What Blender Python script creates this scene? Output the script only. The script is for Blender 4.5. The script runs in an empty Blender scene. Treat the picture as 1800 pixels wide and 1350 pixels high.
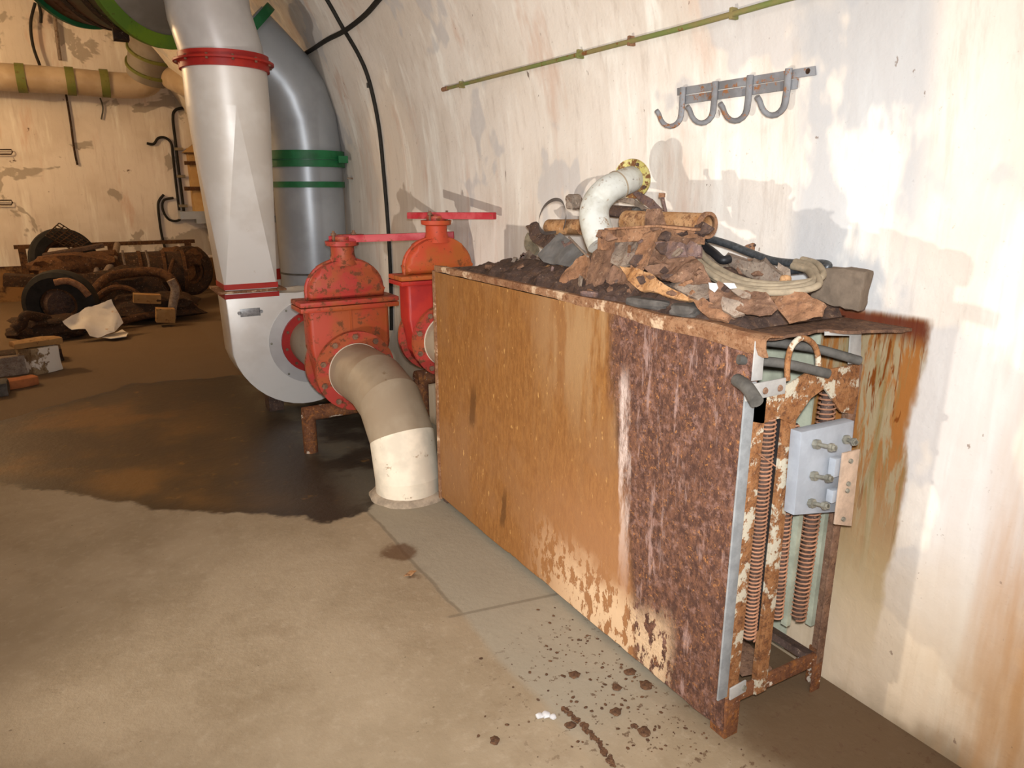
import bpy, bmesh, math, random
from mathutils import Vector, Matrix, noise
SC = bpy.context.scene
COL = SC.collection
V = Vector
random.seed(7)

# ------------------------------------------------------------------ camera geometry
F = 1248.0
PITCH = math.atan(343 / F)
YAW = math.radians(30.8)
EYE = V((0, 0, 1.5))
_c, _s, _cy, _sy = math.cos(PITCH), math.sin(PITCH), math.cos(YAW), math.sin(YAW)
def ray(px, py):
    u = (px - 900) / F; v = (py - 675) / F
    fw = _c - v * _s; up = -(_s + v * _c)
    return V((u * _cy + fw * _sy, -u * _sy + fw * _cy, up))
def W(px, py, x=None, y=None, z=None):
    d = ray(px, py)
    t = x / d.x if x is not None else y / d.y if y is not None else (z - 1.5) / d.z
    return EYE + d * t
def WP(px, py, p0, n):
    d = ray(px, py)
    return EYE + d * ((p0 - EYE).dot(n) / d.dot(n))

def srgb(r, g, b):
    def f(c):
        c /= 255.0
        return c / 12.92 if c <= .04045 else ((c + .055) / 1.055) ** 2.4
    return (f(r), f(g), f(b), 1.0)

# ------------------------------------------------------------------ materials
class NT:
    def __init__(self, name, coord='Object'):
        self.m = bpy.data.materials.new(name); self.m.use_nodes = True
        self.t = self.m.node_tree; self.n = self.t.nodes
        self.b = self.n['Principled BSDF']
        if coord == 'World':
            g = self.n.new('ShaderNodeNewGeometry'); self.co = g.outputs['Position']
        else:
            g = self.n.new('ShaderNodeTexCoord'); self.co = g.outputs['Object']
    def put(self, sock, v):
        if hasattr(v, 'is_output'): self.t.links.new(v, sock)
        else: sock.default_value = v
    def noise(self, scale=5, detail=5, rough=.6, stretch=(1, 1, 1), seed=0, dist=0):
        mp = self.n.new('ShaderNodeMapping'); self.t.links.new(self.co, mp.inputs['Vector'])
        mp.inputs['Scale'].default_value = stretch
        mp.inputs['Location'].default_value = (seed * 3.17, seed * 1.73, seed * 5.31)
        nz = self.n.new('ShaderNodeTexNoise'); self.t.links.new(mp.outputs[0], nz.inputs['Vector'])
        nz.inputs['Scale'].default_value = scale; nz.inputs['Detail'].default_value = min(detail, 4.5)
        nz.inputs['Roughness'].default_value = rough; nz.inputs['Distortion'].default_value = dist
        return nz.outputs['Fac']
    def rng(self, v, a, b, c=0.0, d=1.0):
        n = self.n.new('ShaderNodeMapRange'); n.interpolation_type = 'SMOOTHSTEP'
        self.put(n.inputs['Value'], v)
        lo, hi = (a, b)
        if lo > hi: lo, hi, c, d = hi, lo, d, c
        n.inputs['From Min'].default_value = lo; n.inputs['From Max'].default_value = hi
        n.inputs['To Min'].default_value = c; n.inputs['To Max'].default_value = d
        return n.outputs['Result']
    def math(self, op, a, b=0.0):
        n = self.n.new('ShaderNodeMath'); n.operation = op
        self.put(n.inputs[0], a); self.put(n.inputs[1], b)
        return n.outputs[0]
    def mul(self, *a):
        r = a[0]
        for x in a[1:]: r = self.math('MULTIPLY', r, x)
        return r
    def xyz(self):
        n = self.n.new('ShaderNodeSeparateXYZ'); self.t.links.new(self.co, n.inputs[0])
        return n.outputs
    def mix(self, f, a, b):
        n = self.n.new('ShaderNodeMix'); n.data_type = 'RGBA'
        self.put(n.inputs[0], f); self.put(n.inputs[6], a); self.put(n.inputs[7], b)
        return n.outputs[2]
    def bump(self, h, strength=.3, dist=.01):
        n = self.n.new('ShaderNodeBump'); n.inputs['Strength'].default_value = strength
        n.inputs['Distance'].default_value = dist
        self.put(n.inputs['Height'], h); self.t.links.new(n.outputs[0], self.b.inputs['Normal'])
    def done(self, col, rough=.7, metal=0.0, spec=.3):
        self.put(self.b.inputs['Base Color'], col); self.put(self.b.inputs['Roughness'], rough)
        self.put(self.b.inputs['Metallic'], metal); self.b.inputs['Specular IOR Level'].default_value = spec
        return self.m

def m_plain(name, c, rough=.6, metal=0, var=.25, scale=12, spec=.3, bump=.1):
    k = NT(name)
    d = tuple(x * (1 - var) for x in c[:3]) + (1,)
    f = k.noise(scale, 6, .65)
    k.bump(f, bump, .004)
    return k.done(k.mix(k.rng(f, .35, .65), d, c), rough, metal, spec)

def m_rust(name, cs, scale=9, paint=None, paint_lo=.56, paint_hi=.6, rough=.85, bump=.5, seed=0, dark=(40, 24, 18)):
    """mottled rust of several browns, with optional left-over paint patches"""
    k = NT(name)
    c = k.mix(k.rng(k.noise(scale * 1.6, 8, .75, seed=seed), .34, .62), srgb(*cs[0]), srgb(*cs[1]))
    c = k.mix(k.rng(k.noise(scale * 3.5, 8, .78, seed=seed + 3), .48, .66), c, srgb(*cs[2]))
    g = k.noise(scale * 11, 6, .75, seed=seed + 5)
    c = k.mix(k.rng(g, .55, .70, 0, .7), c, srgb(*dark))
    c = k.mix(k.rng(k.noise(scale * 8, 6, .75, seed=seed + 13), .58, .72, 0, .45), c, srgb(206, 176, 148))
    if paint:
        pf = k.rng(k.noise(scale * .8, 9, .72, seed=seed + 9), paint_lo, paint_hi)
        c = k.mix(pf, c, srgb(*paint))
    k.bump(g, bump, .006)
    return k.done(c, rough, 0, .2)

def m_chip(name, c1, c2, rust=(110, 62, 34), lo=.6, hi=.66, scale=7, rough=.45, fine=True, seed=0, bump=.15, metal=0.0):
    """paint of two tones with rusty chips"""
    k = NT(name)
    c = k.mix(k.rng(k.noise(scale * .5, 5, .6, seed=seed), .4, .6), srgb(*c1), srgb(*c2))
    f = k.noise(scale * 1.6, 8, .75, seed=seed + 2)
    rf = k.rng(f, lo, hi)
    c = k.mix(rf, c, srgb(*rust))
    if fine:
        c = k.mix(k.rng(k.noise(scale * 6, 4, .6, seed=seed + 4), .68, .72, 0, .85), c, srgb(60, 34, 24))
    k.bump(f, bump, .004)
    return k.done(c, k.rng(rf, 0, 1, rough, .9), metal, .35)

M = {}
# --- wall plaster
def wall_mat(name, far=False):
    k = NT(name, 'World'); X, Y, Z = k.xyz()
    cream, cream2 = srgb(228, 218, 206), srgb(214, 202, 188)
    big = k.noise(1.1, 6, .6, seed=2)
    c = k.mix(k.rng(big, .38, .62), cream, cream2)
    st = k.noise(5, 6, .65, (1, 1, .14), seed=4)
    c = k.mix(k.rng(st, .52, .7, 0, .75), c, srgb(244, 240, 230))
    c = k.mix(k.rng(k.noise(22, 6, .7, (1, 1, .1), seed=41), .5, .72, 0, .3), c, srgb(176, 158, 142))
    c = k.mix(k.rng(k.noise(70, 4, .6, seed=43), .66, .74, 0, .4), c, srgb(150, 130, 112))
    c = k.mix(k.rng(k.noise(4, 6, .65, (1, 1, .2), seed=11), .56, .7, 0, .6), c, srgb(205, 172, 150))
    if far:
        pf = k.rng(k.noise(1.6, 5, .6, seed=8, dist=.6), .58, .61)
        c = k.mix(k.mul(pf, .7), c, srgb(150, 138, 122))
        c = k.mix(k.rng(k.noise(2.6, 8, .75, seed=6), .66, .7, 0, .9), c, srgb(92, 62, 38))
        c = k.mix(k.rng(k.noise(14, 5, .6, seed=16), .73, .76, 0, .9), c, srgb(92, 62, 38))
    else:
        pf = k.rng(k.noise(1.25, 5, .6, (1, 1, .8), seed=21), .55, .575)
        c = k.mix(k.mul(pf, .6), c, srgb(190, 186, 184))
        # grey bare patch beside the rust run
        gy = k.mul(k.rng(Y, 1.02, 1.1), k.rng(Y, 1.48, 1.40))
        gz = k.mul(k.rng(Z, 1.1, 1.2), k.rng(k.math('ADD', Z, k.math('MULTIPLY', big, .5)), 2.35, 2.2))
        gn = k.rng(k.noise(3.2, 6, .6, (1, 1, .5), seed=31), .4, .47)
        c = k.mix(k.mul(gy, gz, gn, .7), c, srgb(172, 174, 177))
        # rust run where the top sheet of the heater meets the wall
        wob = k.math('MULTIPLY', k.math('SUBTRACT', k.noise(6, 6, .65, (1, 1, .5), seed=44), .5), .10)
        yy = k.math('ADD', Y, wob)
        run = k.mul(k.rng(yy, .99, 1.015), k.rng(yy, 1.55, 1.4))
        top = k.rng(Z, 1.185, 1.16)
        f1 = k.mul(run, top, k.rng(Z, .05, .5))
        c = k.mix(k.mul(f1, .9), c, srgb(142, 122, 84))
        dr = k.rng(k.noise(30, 6, .7, (1, 1, .14), seed=51, dist=.4), .42, .55)
        c = k.mix(k.mul(f1, dr, k.rng(Z, .3, .9), .95), c, srgb(148, 92, 40))
        dr3 = k.rng(k.noise(40, 5, .6, (1, 1, .07), seed=59, dist=.5), .5, .62)
        c = k.mix(k.mul(f1, dr3, k.rng(Z, .25, .7), .6), c, srgb(122, 106, 66))
        dr2 = k.rng(k.noise(50, 5, .6, (1, 1, .1), seed=57, dist=.9), .57, .64)
        c = k.mix(k.mul(f1, dr2, k.rng(Z, .4, .8)), c, srgb(112, 58, 16))
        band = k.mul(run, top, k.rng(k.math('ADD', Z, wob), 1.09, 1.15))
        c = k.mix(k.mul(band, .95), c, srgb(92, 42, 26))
        # ochre towards the foot of the wall, darker at the very bottom
        zz = k.math('ADD', Z, k.math('MULTIPLY', k.noise(2.2, 6, .6, seed=61), .5))
        c = k.mix(k.mul(k.rng(zz, 1.0, .45), .55), c, srgb(200, 168, 120))
        c = k.mix(k.rng(zz, .36, .2, 0, .8), c, srgb(110, 92, 66))
        # ochre run at the near end
        yn = k.mul(k.rng(k.math('ADD', Y, wob), .92, .62), k.rng(Z, 1.6, .5))
        c = k.mix(k.mul(yn, k.rng(k.noise(7, 5, .6, (1, 1, .12), seed=66), .35, .6), .75), c, srgb(178, 126, 68))
        c = k.mix(k.rng(k.noise(30, 4, .6, (1, 1, .6), seed=71), .7, .74, 0, .7), c, srgb(120, 96, 80))
        c = k.mix(k.rng(k.noise(9, 6, .7, (1, 1, .3), seed=77), .7, .74, 0, .8), c, srgb(88, 60, 46))
    k.bump(k.noise(9, 8, .65), .25, .02)
    return k.done(c, .85, 0, .15)
M['wall'] = wall_mat('plaster')
M['wall_far'] = wall_mat('plaster_far', True)

# --- floor: concrete with a wet patch and a paler strip next to the heater
def floor_mat():
    k = NT('concrete', 'World'); X, Y, Z = k.xyz()
    a, b = srgb(162, 144, 118), srgb(148, 130, 104)
    c = k.mix(k.rng(k.noise(1.4, 7, .65), .38, .62), a, b)
    c = k.mix(k.rng(k.noise(5, 8, .7, seed=3), .5, .75, 0, .4), c, srgb(128, 108, 82))
    c = k.mix(k.rng(k.noise(26, 8, .7, seed=33), .5, .7, 0, .25), c, srgb(184, 168, 144))
    # grey slab by the heater
    wx = k.math('ADD', X, k.math('MULTIPLY', k.math('SUBTRACT', k.noise(3, 4, .5, seed=5), .5), .1))
    sl = k.mul(k.rng(wx, .98, 1.02), k.rng(Y, 1.2, 1.5))
    c = k.mix(k.mul(sl, .7), c, srgb(154, 146, 128))
    seam = k.mul(k.rng(k.math('ABSOLUTE', k.math('SUBTRACT', k.math('ADD', Y, k.math('MULTIPLY', X, .18)), 2.235)), .012, .004), k.rng(X, .95, .97))
    seam2 = k.mul(k.rng(k.math('ABSOLUTE', k.math('SUBTRACT', wx, 1.0)), .012, .003), k.rng(Y, 2.02, 2.08), k.rng(Y, 3.1, 3.0))
    c = k.mix(k.mul(k.math('MAXIMUM', seam, seam2), .6), c, srgb(112, 100, 82))
    # far floor: blends to brown with distance
    yy = k.math('ADD', Y, k.math('MULTIPLY', k.noise(1.2, 5, .6, seed=8), 1.0))
    c = k.mix(k.rng(yy, 4.6, 6.2, 0, .9), c, srgb(102, 80, 56))
    # wet patch = convex outline, edges wobbled by noise
    pts = [(-1.3, 4.75), (-.524, 4.11), (.12, 3.60), (.45, 3.22), (.66, 3.06), (1.02, 3.02), (1.5, 3.5), (1.85, 4.9), (1.2, 6.1), (.2, 6.25), (-.70, 5.62)]
    dmin = None
    for i in range(len(pts)):
        p, q = V(pts[i]), V(pts[(i + 1) % len(pts)])
        e = (q - p).normalized(); nn = V((-e.y, e.x))          # inward for a ccw outline
        d = k.math('ADD', k.math('MULTIPLY', X, nn.x), k.math('ADD', k.math('MULTIPLY', Y, nn.y), -nn.dot(p)))
        dmin = d if dmin is None else k.math('MINIMUM', dmin, d)
    wob = k.math('MULTIPLY', k.math('SUBTRACT', k.noise(3.2, 7, .65, seed=9), .5), .28)
    ds = k.math('ADD', dmin, wob)
    wet = k.rng(ds, .0, .035)
    ws = k.mix(k.rng(k.noise(1.3, 6, .6, seed=12), .4, .62), srgb(74, 52, 28), srgb(122, 84, 36))
    ws = k.mix(k.rng(X, .1, .9), ws, srgb(50, 40, 31))
    ws = k.mix(k.rng(k.noise(9, 7, .7, seed=14), .6, .75, 0, .6), ws, srgb(150, 108, 52))
    ws = k.mix(k.rng(ds, .2, .0, 0, .75), ws, srgb(40, 31, 24))
    gx = k.mul(k.rng(X, .85, 1.15), k.rng(k.noise(2.5, 6, .6, seed=15), .45, .6))
    ws = k.mix(k.mul(gx, .7), ws, srgb(112, 106, 92))
    c = k.mix(k.mul(wet, .96), c, ws)
    # brown spots and rust specks by the heater's foot
    for (sx, sy, r) in ((.99, 2.60, .09), (.96, 2.40, .05)):
        dd = k.math('SQRT', k.math('ADD', k.math('POWER', k.math('SUBTRACT', X, sx), 2.0), k.math('POWER', k.math('SUBTRACT', Y, sy), 2.0)))
        dd = k.math('ADD', dd, k.math('MULTIPLY', k.math('SUBTRACT', k.noise(12, 5, .6, seed=19), .5), .12))
        c = k.mix(k.rng(dd, r, r * .5, 0, .8), c, srgb(92, 62, 36))
    ft = k.mul(k.rng(k.math('ADD', X, k.math('MULTIPLY', k.noise(4, 5, .6, seed=22), .3)), 1.42, 1.68), k.rng(Y, 2.0, 1.4))  # floor gets darker brown towards the wall at the near end
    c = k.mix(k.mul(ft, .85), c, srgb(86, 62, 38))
    sp = k.mul(k.rng(k.noise(34, 4, .6, seed=24), .6, .66), k.rng(X, .7, 1.15), k.rng(Y, 2.0, 1.6))
    c = k.mix(k.mul(sp, .8), c, srgb(92, 68, 48))
    c = k.mix(k.rng(k.noise(60, 3, .5, seed=27), .72, .76, 0, .6), c, srgb(90, 72, 54))
    k.bump(k.noise(20, 8, .7), .25, .01)
    return k.done(c, k.rng(wet, 0, 1, .85, .42), 0, .3)
M['floor'] = floor_mat()

# --- heater front panel
def panel_mat():
    k = NT('heater_panel_rust', 'World'); X, Y, Z = k.xyz()
    fine = k.noise(70, 6, .7, (1, 1, .3), seed=1)
    c = k.mix(k.rng(fine, .32, .7), srgb(122, 78, 36), srgb(144, 98, 50))
    c = k.mix(k.rng(k.noise(9, 6, .7, (1, 1, .16), seed=2), .5, .7, 0, .3), c, srgb(134, 98, 60))
    c = k.mix(k.rng(k.noise(120, 4, .7, (1, 1, .5), seed=7), .56, .66, 0, .5), c, srgb(112, 72, 34))
    c = k.mix(k.rng(k.noise(2.2, 6, .65, seed=3), .45, .65, 0, .6), c, srgb(136, 96, 60))
    c = k.mix(k.rng(k.noise(60, 3, .6, (1, 1, .4), seed=4), .64, .72, 0, .6), c, srgb(206, 160, 96))
    # pale primer showing through between the two halves
    pale = k.mul(k.rng(Y, 2.3, 1.85), k.rng(Z, .55, 1.0), k.rng(k.noise(10, 6, .65, (1, 1, .2), seed=6), .42, .6))
    c = k.mix(k.mul(pale, .65), c, srgb(160, 128, 90))
    pink = k.mul(k.rng(Y, 2.4, 1.7), k.rng(Z, .75, .3))
    c = k.mix(k.mul(pink, .6), c, srgb(160, 112, 74))
    # drips
    for (y0, z0, z1, w) in ((2.63, .50, .66, .035), (2.36, .13, .28, .022)):
        dy = k.math('ABSOLUTE', k.math('SUBTRACT', k.math('ADD', Y, k.math('MULTIPLY', Z, .16)), y0 + .16 * (z0 + z1) / 2))
        dy = k.math('ADD', dy, k.math('MULTIPLY', k.math('SUBTRACT', k.noise(20, 5, .6, seed=8), .5), .03))
        d = k.mul(k.rng(dy, w, w * .5), k.rng(Z, z0 - .03, z0 + .02), k.rng(Z, z1 + .05, z1 - .04))
        c = k.mix(k.mul(d, .75), c, srgb(84, 52, 22))
    # dark rough corroded half near the corner
    wob = k.math('MULTIPLY', k.math('SUBTRACT', k.noise(6, 6, .65, (1, 1, .3), seed=10), .5), .22)
    edge = k.math('ADD', k.math('ADD', Y, wob), k.math('MULTIPLY', Z, -.16))
    dk = k.rng(edge, 1.55, 1.47)
    rc = k.mix(k.rng(k.noise(50, 8, .78, (1, 1, .6), seed=12), .4, .62), srgb(74, 48, 38), srgb(110, 74, 56))
    rc = k.mix(k.rng(k.noise(34, 7, .78, seed=14), .5, .66, 0, .8), rc, srgb(134, 100, 88))
    rc = k.mix(k.rng(k.noise(75, 5, .75, seed=16), .56, .68, 0, .8), rc, srgb(168, 112, 64))
    rc = k.mix(k.rng(k.noise(11, 6, .75, (1.6, 1.6, .3), seed=18), .57, .68, 0, .55), rc, srgb(172, 142, 132))
    c = k.mix(dk, c, rc)
    # pale drip line
    dl = k.math('ADD', k.math('ABSOLUTE', k.math('SUBTRACT', Y, k.math('ADD', 1.565, k.math('MULTIPLY', Z, .06)))), k.math('MULTIPLY', k.math('SUBTRACT', k.noise(14, 5, .65, (1, 1, .3), seed=20), .5), .09))
    c = k.mix(k.mul(k.rng(dl, .030, .010), k.rng(Z, 1.0, .88), k.rng(Z, .1, .7), k.rng(k.noise(18, 6, .75, (1, 1, .25), seed=21), .36, .56), .9), c, srgb(206, 184, 172))
    # flaking cream paint at the foot
    fl = k.mul(k.rng(k.noise(26, 6, .7, (1, 1, .5), seed=24), .46, .5), k.rng(k.math('ADD', Z, k.math('MULTIPLY', k.noise(5, 5, .6, seed=26), .25)), .44, .26), k.rng(Y, 1.32, 1.40), k.rng(Y, 2.25, 1.75))
    c = k.mix(k.mul(fl, .9), c, srgb(210, 178, 142))
    h = k.math('ADD', k.math('MULTIPLY', k.noise(40, 8, .7, seed=28), k.rng(dk, 0, 1, .15, 1.0)), k.math('MULTIPLY', fl, .1))
    k.bump(h, .9, .012)
    return k.done(c, k.rng(dk, 0, 1, .55, .85), 0, .3)
M['panel'] = panel_mat()

B1 = [(100, 74, 58), (132, 100, 80), (138, 104, 80)]
M['rust'] = m_rust('rust', B1)
M['rust_orange'] = m_rust('rust_orange', [(132, 94, 68), (156, 116, 86), (108, 78, 60)], seed=4)
M['rust_bright'] = m_rust('rust_bright', [(160, 112, 68), (186, 144, 102), (122, 82, 56)], seed=7)
M['rust_dark'] = m_rust('rust_dark', [(64, 50, 44), (88, 70, 62), (98, 74, 58)], seed=9)
M['rust_purple'] = m_rust('rust_purple', [(94, 76, 72), (118, 96, 90), (126, 96, 80)], seed=12)
M['rust_grey'] = m_rust('rust_grey', [(122, 106, 94), (146, 130, 114), (114, 90, 74)], seed=14)
M['rust_top'] = m_rust('rust_top', [(82, 60, 48), (110, 82, 64), (126, 92, 68)], scale=14, seed=17)
M['rust_lip'] = m_rust('rust_lip', [(122, 84, 58), (150, 112, 82), (110, 70, 44)], scale=12, paint=(196, 168, 138), paint_lo=.54, paint_hi=.64, seed=19)
M['rust_paint'] = m_rust('rust_over_grey_paint', [(134, 86, 50), (160, 112, 72), (104, 68, 46)], scale=18, paint=(198, 188, 166), paint_lo=.52, paint_hi=.58, seed=21)
M['rust_paint2'] = m_rust('rust_over_white_paint', [(92, 58, 42), (120, 78, 52), (150, 96, 50)], scale=12, paint=(212, 196, 176), paint_lo=.6, paint_hi=.63, seed=25)
M['coil'] = m_plain('coil_rust', srgb(176, 126, 96), .8, 0, .4, 20)
M['zinc'] = m_plain('zinc_strip', srgb(146, 148, 148), .6, 0, .25, 25)
M['strap'] = m_plain('white_strap', srgb(172, 168, 162), .6, 0, .2, 20)
M['porcelain'] = m_plain('grey_ceramic', srgb(164, 168, 174), .5, 0, .15, 14)
M['brass'] = m_plain('dull_bolt', srgb(150, 146, 132), .5, .4, .4, 40)
M['copper'] = m_plain('pinkish_busbar', srgb(204, 176, 152), .5, .2, .25, 22)
M['rubber'] = m_plain('rubber', srgb(92, 88, 82), .7, 0, .4, 20)
M['black'] = m_plain('black_rubber', srgb(34, 34, 36), .5, 0, .4, 30)
M['black_cable'] = m_plain('black_cable', srgb(40, 36, 30), .7, 0, .4, 30)
M['hose'] = m_plain('braided_hose', srgb(84, 86, 88), .4, .5, .4, 90)
M['cable'] = m_plain('dusty_cable', srgb(158, 142, 118), .85, 0, .3, 26)
M['stone'] = m_plain('dark_stone', srgb(96, 90, 84), .9, 0, .45, 18, bump=.5)
M['brick'] = m_plain('concrete_brick', srgb(122, 106, 90), .95, 0, .25, 26, bump=.6)
M['grey_sheet'] = m_plain('grey_sheet', srgb(158, 150, 146), .6, .2, .25, 14)
M['steel_sheet'] = m_plain('steel_sheet', srgb(124, 122, 120), .5, .3, .3, 18)
M['olive'] = m_plain('olive_sheet', srgb(142, 130, 108), .8, 0, .3, 14)
M['white_scrap'] = m_plain('white_scrap', srgb(216, 214, 212), .6, 0, .15, 20)
M['elbow_paint'] = m_chip('chalky_paint', (196, 196, 188), (172, 168, 154), (140, 112, 84), .58, .68, 14, .6, seed=3)
M['yellow'] = m_chip('yellow_paint', (186, 172, 96), (200, 190, 132), (116, 76, 44), .48, .56, 22, .6, seed=5)
M['duct_white'] = m_chip('white_duct_paint', (226, 222, 216), (214, 208, 200), (176, 150, 116), .7, .8, 5, .38, fine=False, seed=6, bump=.05, metal=0.2)
M['duct_pale'] = m_chip('pale_duct', (204, 202, 200), (190, 186, 184), (160, 146, 130), .7, .8, 4, .34, fine=False, seed=8, bump=.05, metal=0.2)
M['duct_grey'] = m_chip('grey_duct', (164, 168, 172), (150, 154, 158), (120, 110, 100), .72, .8, 4, .35, fine=False, seed=9, bump=.05, metal=0.25)
M['duct_dark'] = m_chip('dark_duct', (142, 134, 124), (122, 112, 100), (96, 74, 52), .66, .74, 4, .5, fine=False, seed=10)
M['duct_tan'] = m_chip('tan_duct', (190, 170, 144), (170, 148, 120), (116, 90, 60), .66, .74, 4, .4, fine=False, seed=11)
M['pipe_beige'] = m_chip('beige_pipe', (158, 142, 120), (146, 128, 106), (128, 104, 78), .64, .76, 6, .5, fine=False, seed=12)
M['pipe_pale'] = m_chip('pale_pipe', (226, 212, 190), (204, 192, 172), (150, 122, 92), .62, .72, 9, .6, fine=False, seed=13)
M['red'] = m_chip('red_band', (172, 44, 32), (156, 36, 32), (130, 66, 44), .66, .72, 12, .45, seed=14)
M['valve'] = m_chip('orange_red_paint', (170, 64, 42), (160, 76, 36), (108, 64, 38), .53, .64, 9, .5, seed=15)
M['valve_rusty'] = m_chip('orange_rusty_paint', (164, 86, 34), (184, 70, 40), (112, 64, 34), .54, .66, 9, .55, seed=16)
M['valve_red'] = m_chip('pink_red_paint', (170, 58, 50), (160, 78, 44), (110, 64, 40), .51, .61, 14, .5, seed=17)
M['lever_red'] = m_chip('lever_red', (172, 38, 48), (190, 76, 80), (130, 80, 50), .62, .68, 16, .5, seed=18)
M['green'] = m_chip('green_band', (34, 108, 64), (28, 92, 52), (60, 60, 40), .66, .72, 10, .5, fine=False, seed=19)
M['lime'] = m_chip('lime_band', (112, 140, 34), (92, 124, 40), (84, 74, 30), .6, .7, 10, .6, fine=False, seed=20)
M['lime_dull'] = m_chip('dull_lime_band', (116, 116, 56), (104, 112, 54), (96, 84, 44), .56, .66, 10, .6, fine=False, seed=21)
M['drum'] = m_chip('drum_green_brown', (62, 66, 36), (88, 54, 32), (66, 42, 26), .52, .62, 4, .6, fine=False, seed=22)
M['conduit'] = m_chip('olive_conduit', (112, 122, 66), (134, 120, 76), (122, 76, 40), .6, .66, 12, .6, seed=23)
M['hook'] = m_chip('grey_iron', (132, 132, 134), (112, 110, 110), (140, 94, 60), .55, .62, 16, .7, seed=24, bump=.3)
M['plate'] = m_plain('nameplate', srgb(168, 168, 168), .4, .5, .3, 60)
M['dark_void'] = m_plain('dark_inside', srgb(52, 42, 34), .9)
M['liner'] = m_plain('pale_green_liner', srgb(176, 178, 156), .8, 0, .3, 12)
M['tyre'] = m_plain('perished_tyre', srgb(40, 38, 36), .8, 0, .4, 14)
M['far_rust'] = m_rust('far_rust', [(76, 50, 32), (98, 66, 40), (56, 40, 30)], scale=6, seed=31)
M['far_dark'] = m_rust('far_dark_rust', [(48, 38, 30), (64, 46, 34), (80, 54, 34)], scale=6, seed=33)
M['paper'] = m_chip('stained_white_sheet', (226, 220, 210), (214, 206, 196), (190, 140, 84), .6, .72, 5, .8, fine=False, seed=35)
M['wood'] = m_chip('old_wood', (168, 130, 80), (148, 110, 64), (96, 62, 34), .56, .66, 8, .8, fine=False, seed=36)
M['box_tan'] = m_chip('tan_box', (196, 160, 104), (184, 146, 92), (110, 70, 36), .62, .7, 6, .7, fine=False, seed=37)
M['base_brown'] = m_chip('brown_dado', (138, 100, 56), (110, 78, 46), (60, 40, 28), .5, .66, 2, .7, fine=False, seed=38)
M['orange_brick'] = m_plain('orange_brick', srgb(172, 104, 62), .9, 0, .3, 14)
M['crumb'] = m_rust('crumb', [(84, 62, 46), (112, 80, 56), (70, 48, 36)], scale=20, seed=41)
M['grout'] = m_plain('grout', srgb(178, 160, 138), .95, 0, .4, 16, bump=.6)
M['plaster_dirty'] = m_rust('dirty_plaster', [(120, 98, 72), (150, 128, 98), (104, 80, 56)], scale=5, paint=(216, 208, 196), paint_lo=.5, paint_hi=.54, seed=45)
M['bulb'] = m_plain('bulb_glass', srgb(240, 230, 200), .3)

# ------------------------------------------------------------------ mesh helpers
def frames(pts, closed=False):
    n = len(pts); out = []
    t0 = (pts[1] - pts[0]).normalized()
    up = V((0, 0, 1)) if abs(t0.z) < .9 else V((1, 0, 0))
    a = t0.cross(up).normalized()
    for i in range(n):
        if closed: t = (pts[(i + 1) % n] - pts[i - 1]).normalized()
        else: t = (pts[min(i + 1, n - 1)] - pts[max(i - 1, 0)]).normalized()
        a = (a - t * a.dot(t)).normalized()
        out.append((a, t.cross(a).normalized()))
    return out
def tube(bm, pts, r, seg=12, closed=False, caps=True, sx=1.0, sy=1.0):
    pts = [V(p) for p in pts]; fr = frames(pts, closed); rings = []
    for i, p in enumerate(pts):
        rr = r[i] if isinstance(r, (list, tuple)) else r
        a, b = fr[i]
        rings.append([bm.verts.new(p + (a * math.cos(q) * sx + b * math.sin(q) * sy) * rr) for q in [2 * math.pi * j / seg for j in range(seg)]])
    n = len(rings)
    for i in range(n if closed else n - 1):
        A, B = rings[i], rings[(i + 1) % n]
        for j in range(seg):
            bm.faces.new((A[j], A[(j + 1) % seg], B[(j + 1) % seg], B[j]))
    if caps and not closed:
        bm.faces.new(rings[0][::-1]); bm.faces.new(rings[-1])
    return bm
def cyl(bm, p0, p1, r0, r1=None, seg=28):
    return tube(bm, [p0, p1], [r0, r0 if r1 is None else r1], seg)
def lathe(bm, prof, o, axis=(0, 0, 1), seg=32):
    """closed ring of (radius, height) points turned about an axis"""
    ax = V(axis).normalized(); a = ax.cross(V((0, 0, 1)) if abs(ax.z) < .9 else V((1, 0, 0))).normalized(); b = ax.cross(a)
    o = V(o); R = []
    for q in [2 * math.pi * j / seg for j in range(seg)]:
        d = a * math.cos(q) + b * math.sin(q)
        R.append([bm.verts.new(o + d * r + ax * h) for r, h in prof])
    m = len(prof)
    for j in range(seg):
        A, B = R[j], R[(j + 1) % seg]
        for i in range(m):
            bm.faces.new((A[i], A[(i + 1) % m], B[(i + 1) % m], B[i]))
    return bm
def ringp(ri, ro, h0, h1): return [(ri, h0), (ro, h0), (ro, h1), (ri, h1)]
def box(bm, c, size, rot=None, bev=0.0):
    g = bmesh.ops.create_cube(bm, size=1.0)
    vs = g['verts']
    m = Matrix.Translation(V(c)) @ (rot.to_4x4() if rot else Matrix.Identity(4)) @ Matrix.Diagonal(V((*size, 1)))
    bmesh.ops.transform(bm, matrix=m, verts=vs)
    if bev:
        es = list({e for v in vs for e in v.link_edges})
        bmesh.ops.bevel(bm, geom=es, offset=bev, segments=2, affect='EDGES', profile=.6)
    return bm
def prism(bm, pts, depth, bev=0.0, seg=2):
    """polygon (3-D points in a plane) pushed along the vector depth"""
    depth = V(depth)
    a = [bm.verts.new(V(p)) for p in pts]; b = [bm.verts.new(V(p) + depth) for p in pts]
    n = len(pts)
    f1 = bm.faces.new(a); f2 = bm.faces.new(b[::-1])
    for i in range(n): bm.faces.new((a[i], b[i], b[(i + 1) % n], a[(i + 1) % n]))
    if bev:
        es = list(f1.edges) + list(f2.edges)
        bmesh.ops.bevel(bm, geom=es, offset=bev, segments=seg, affect='EDGES', profile=.5)
    return bm
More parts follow.
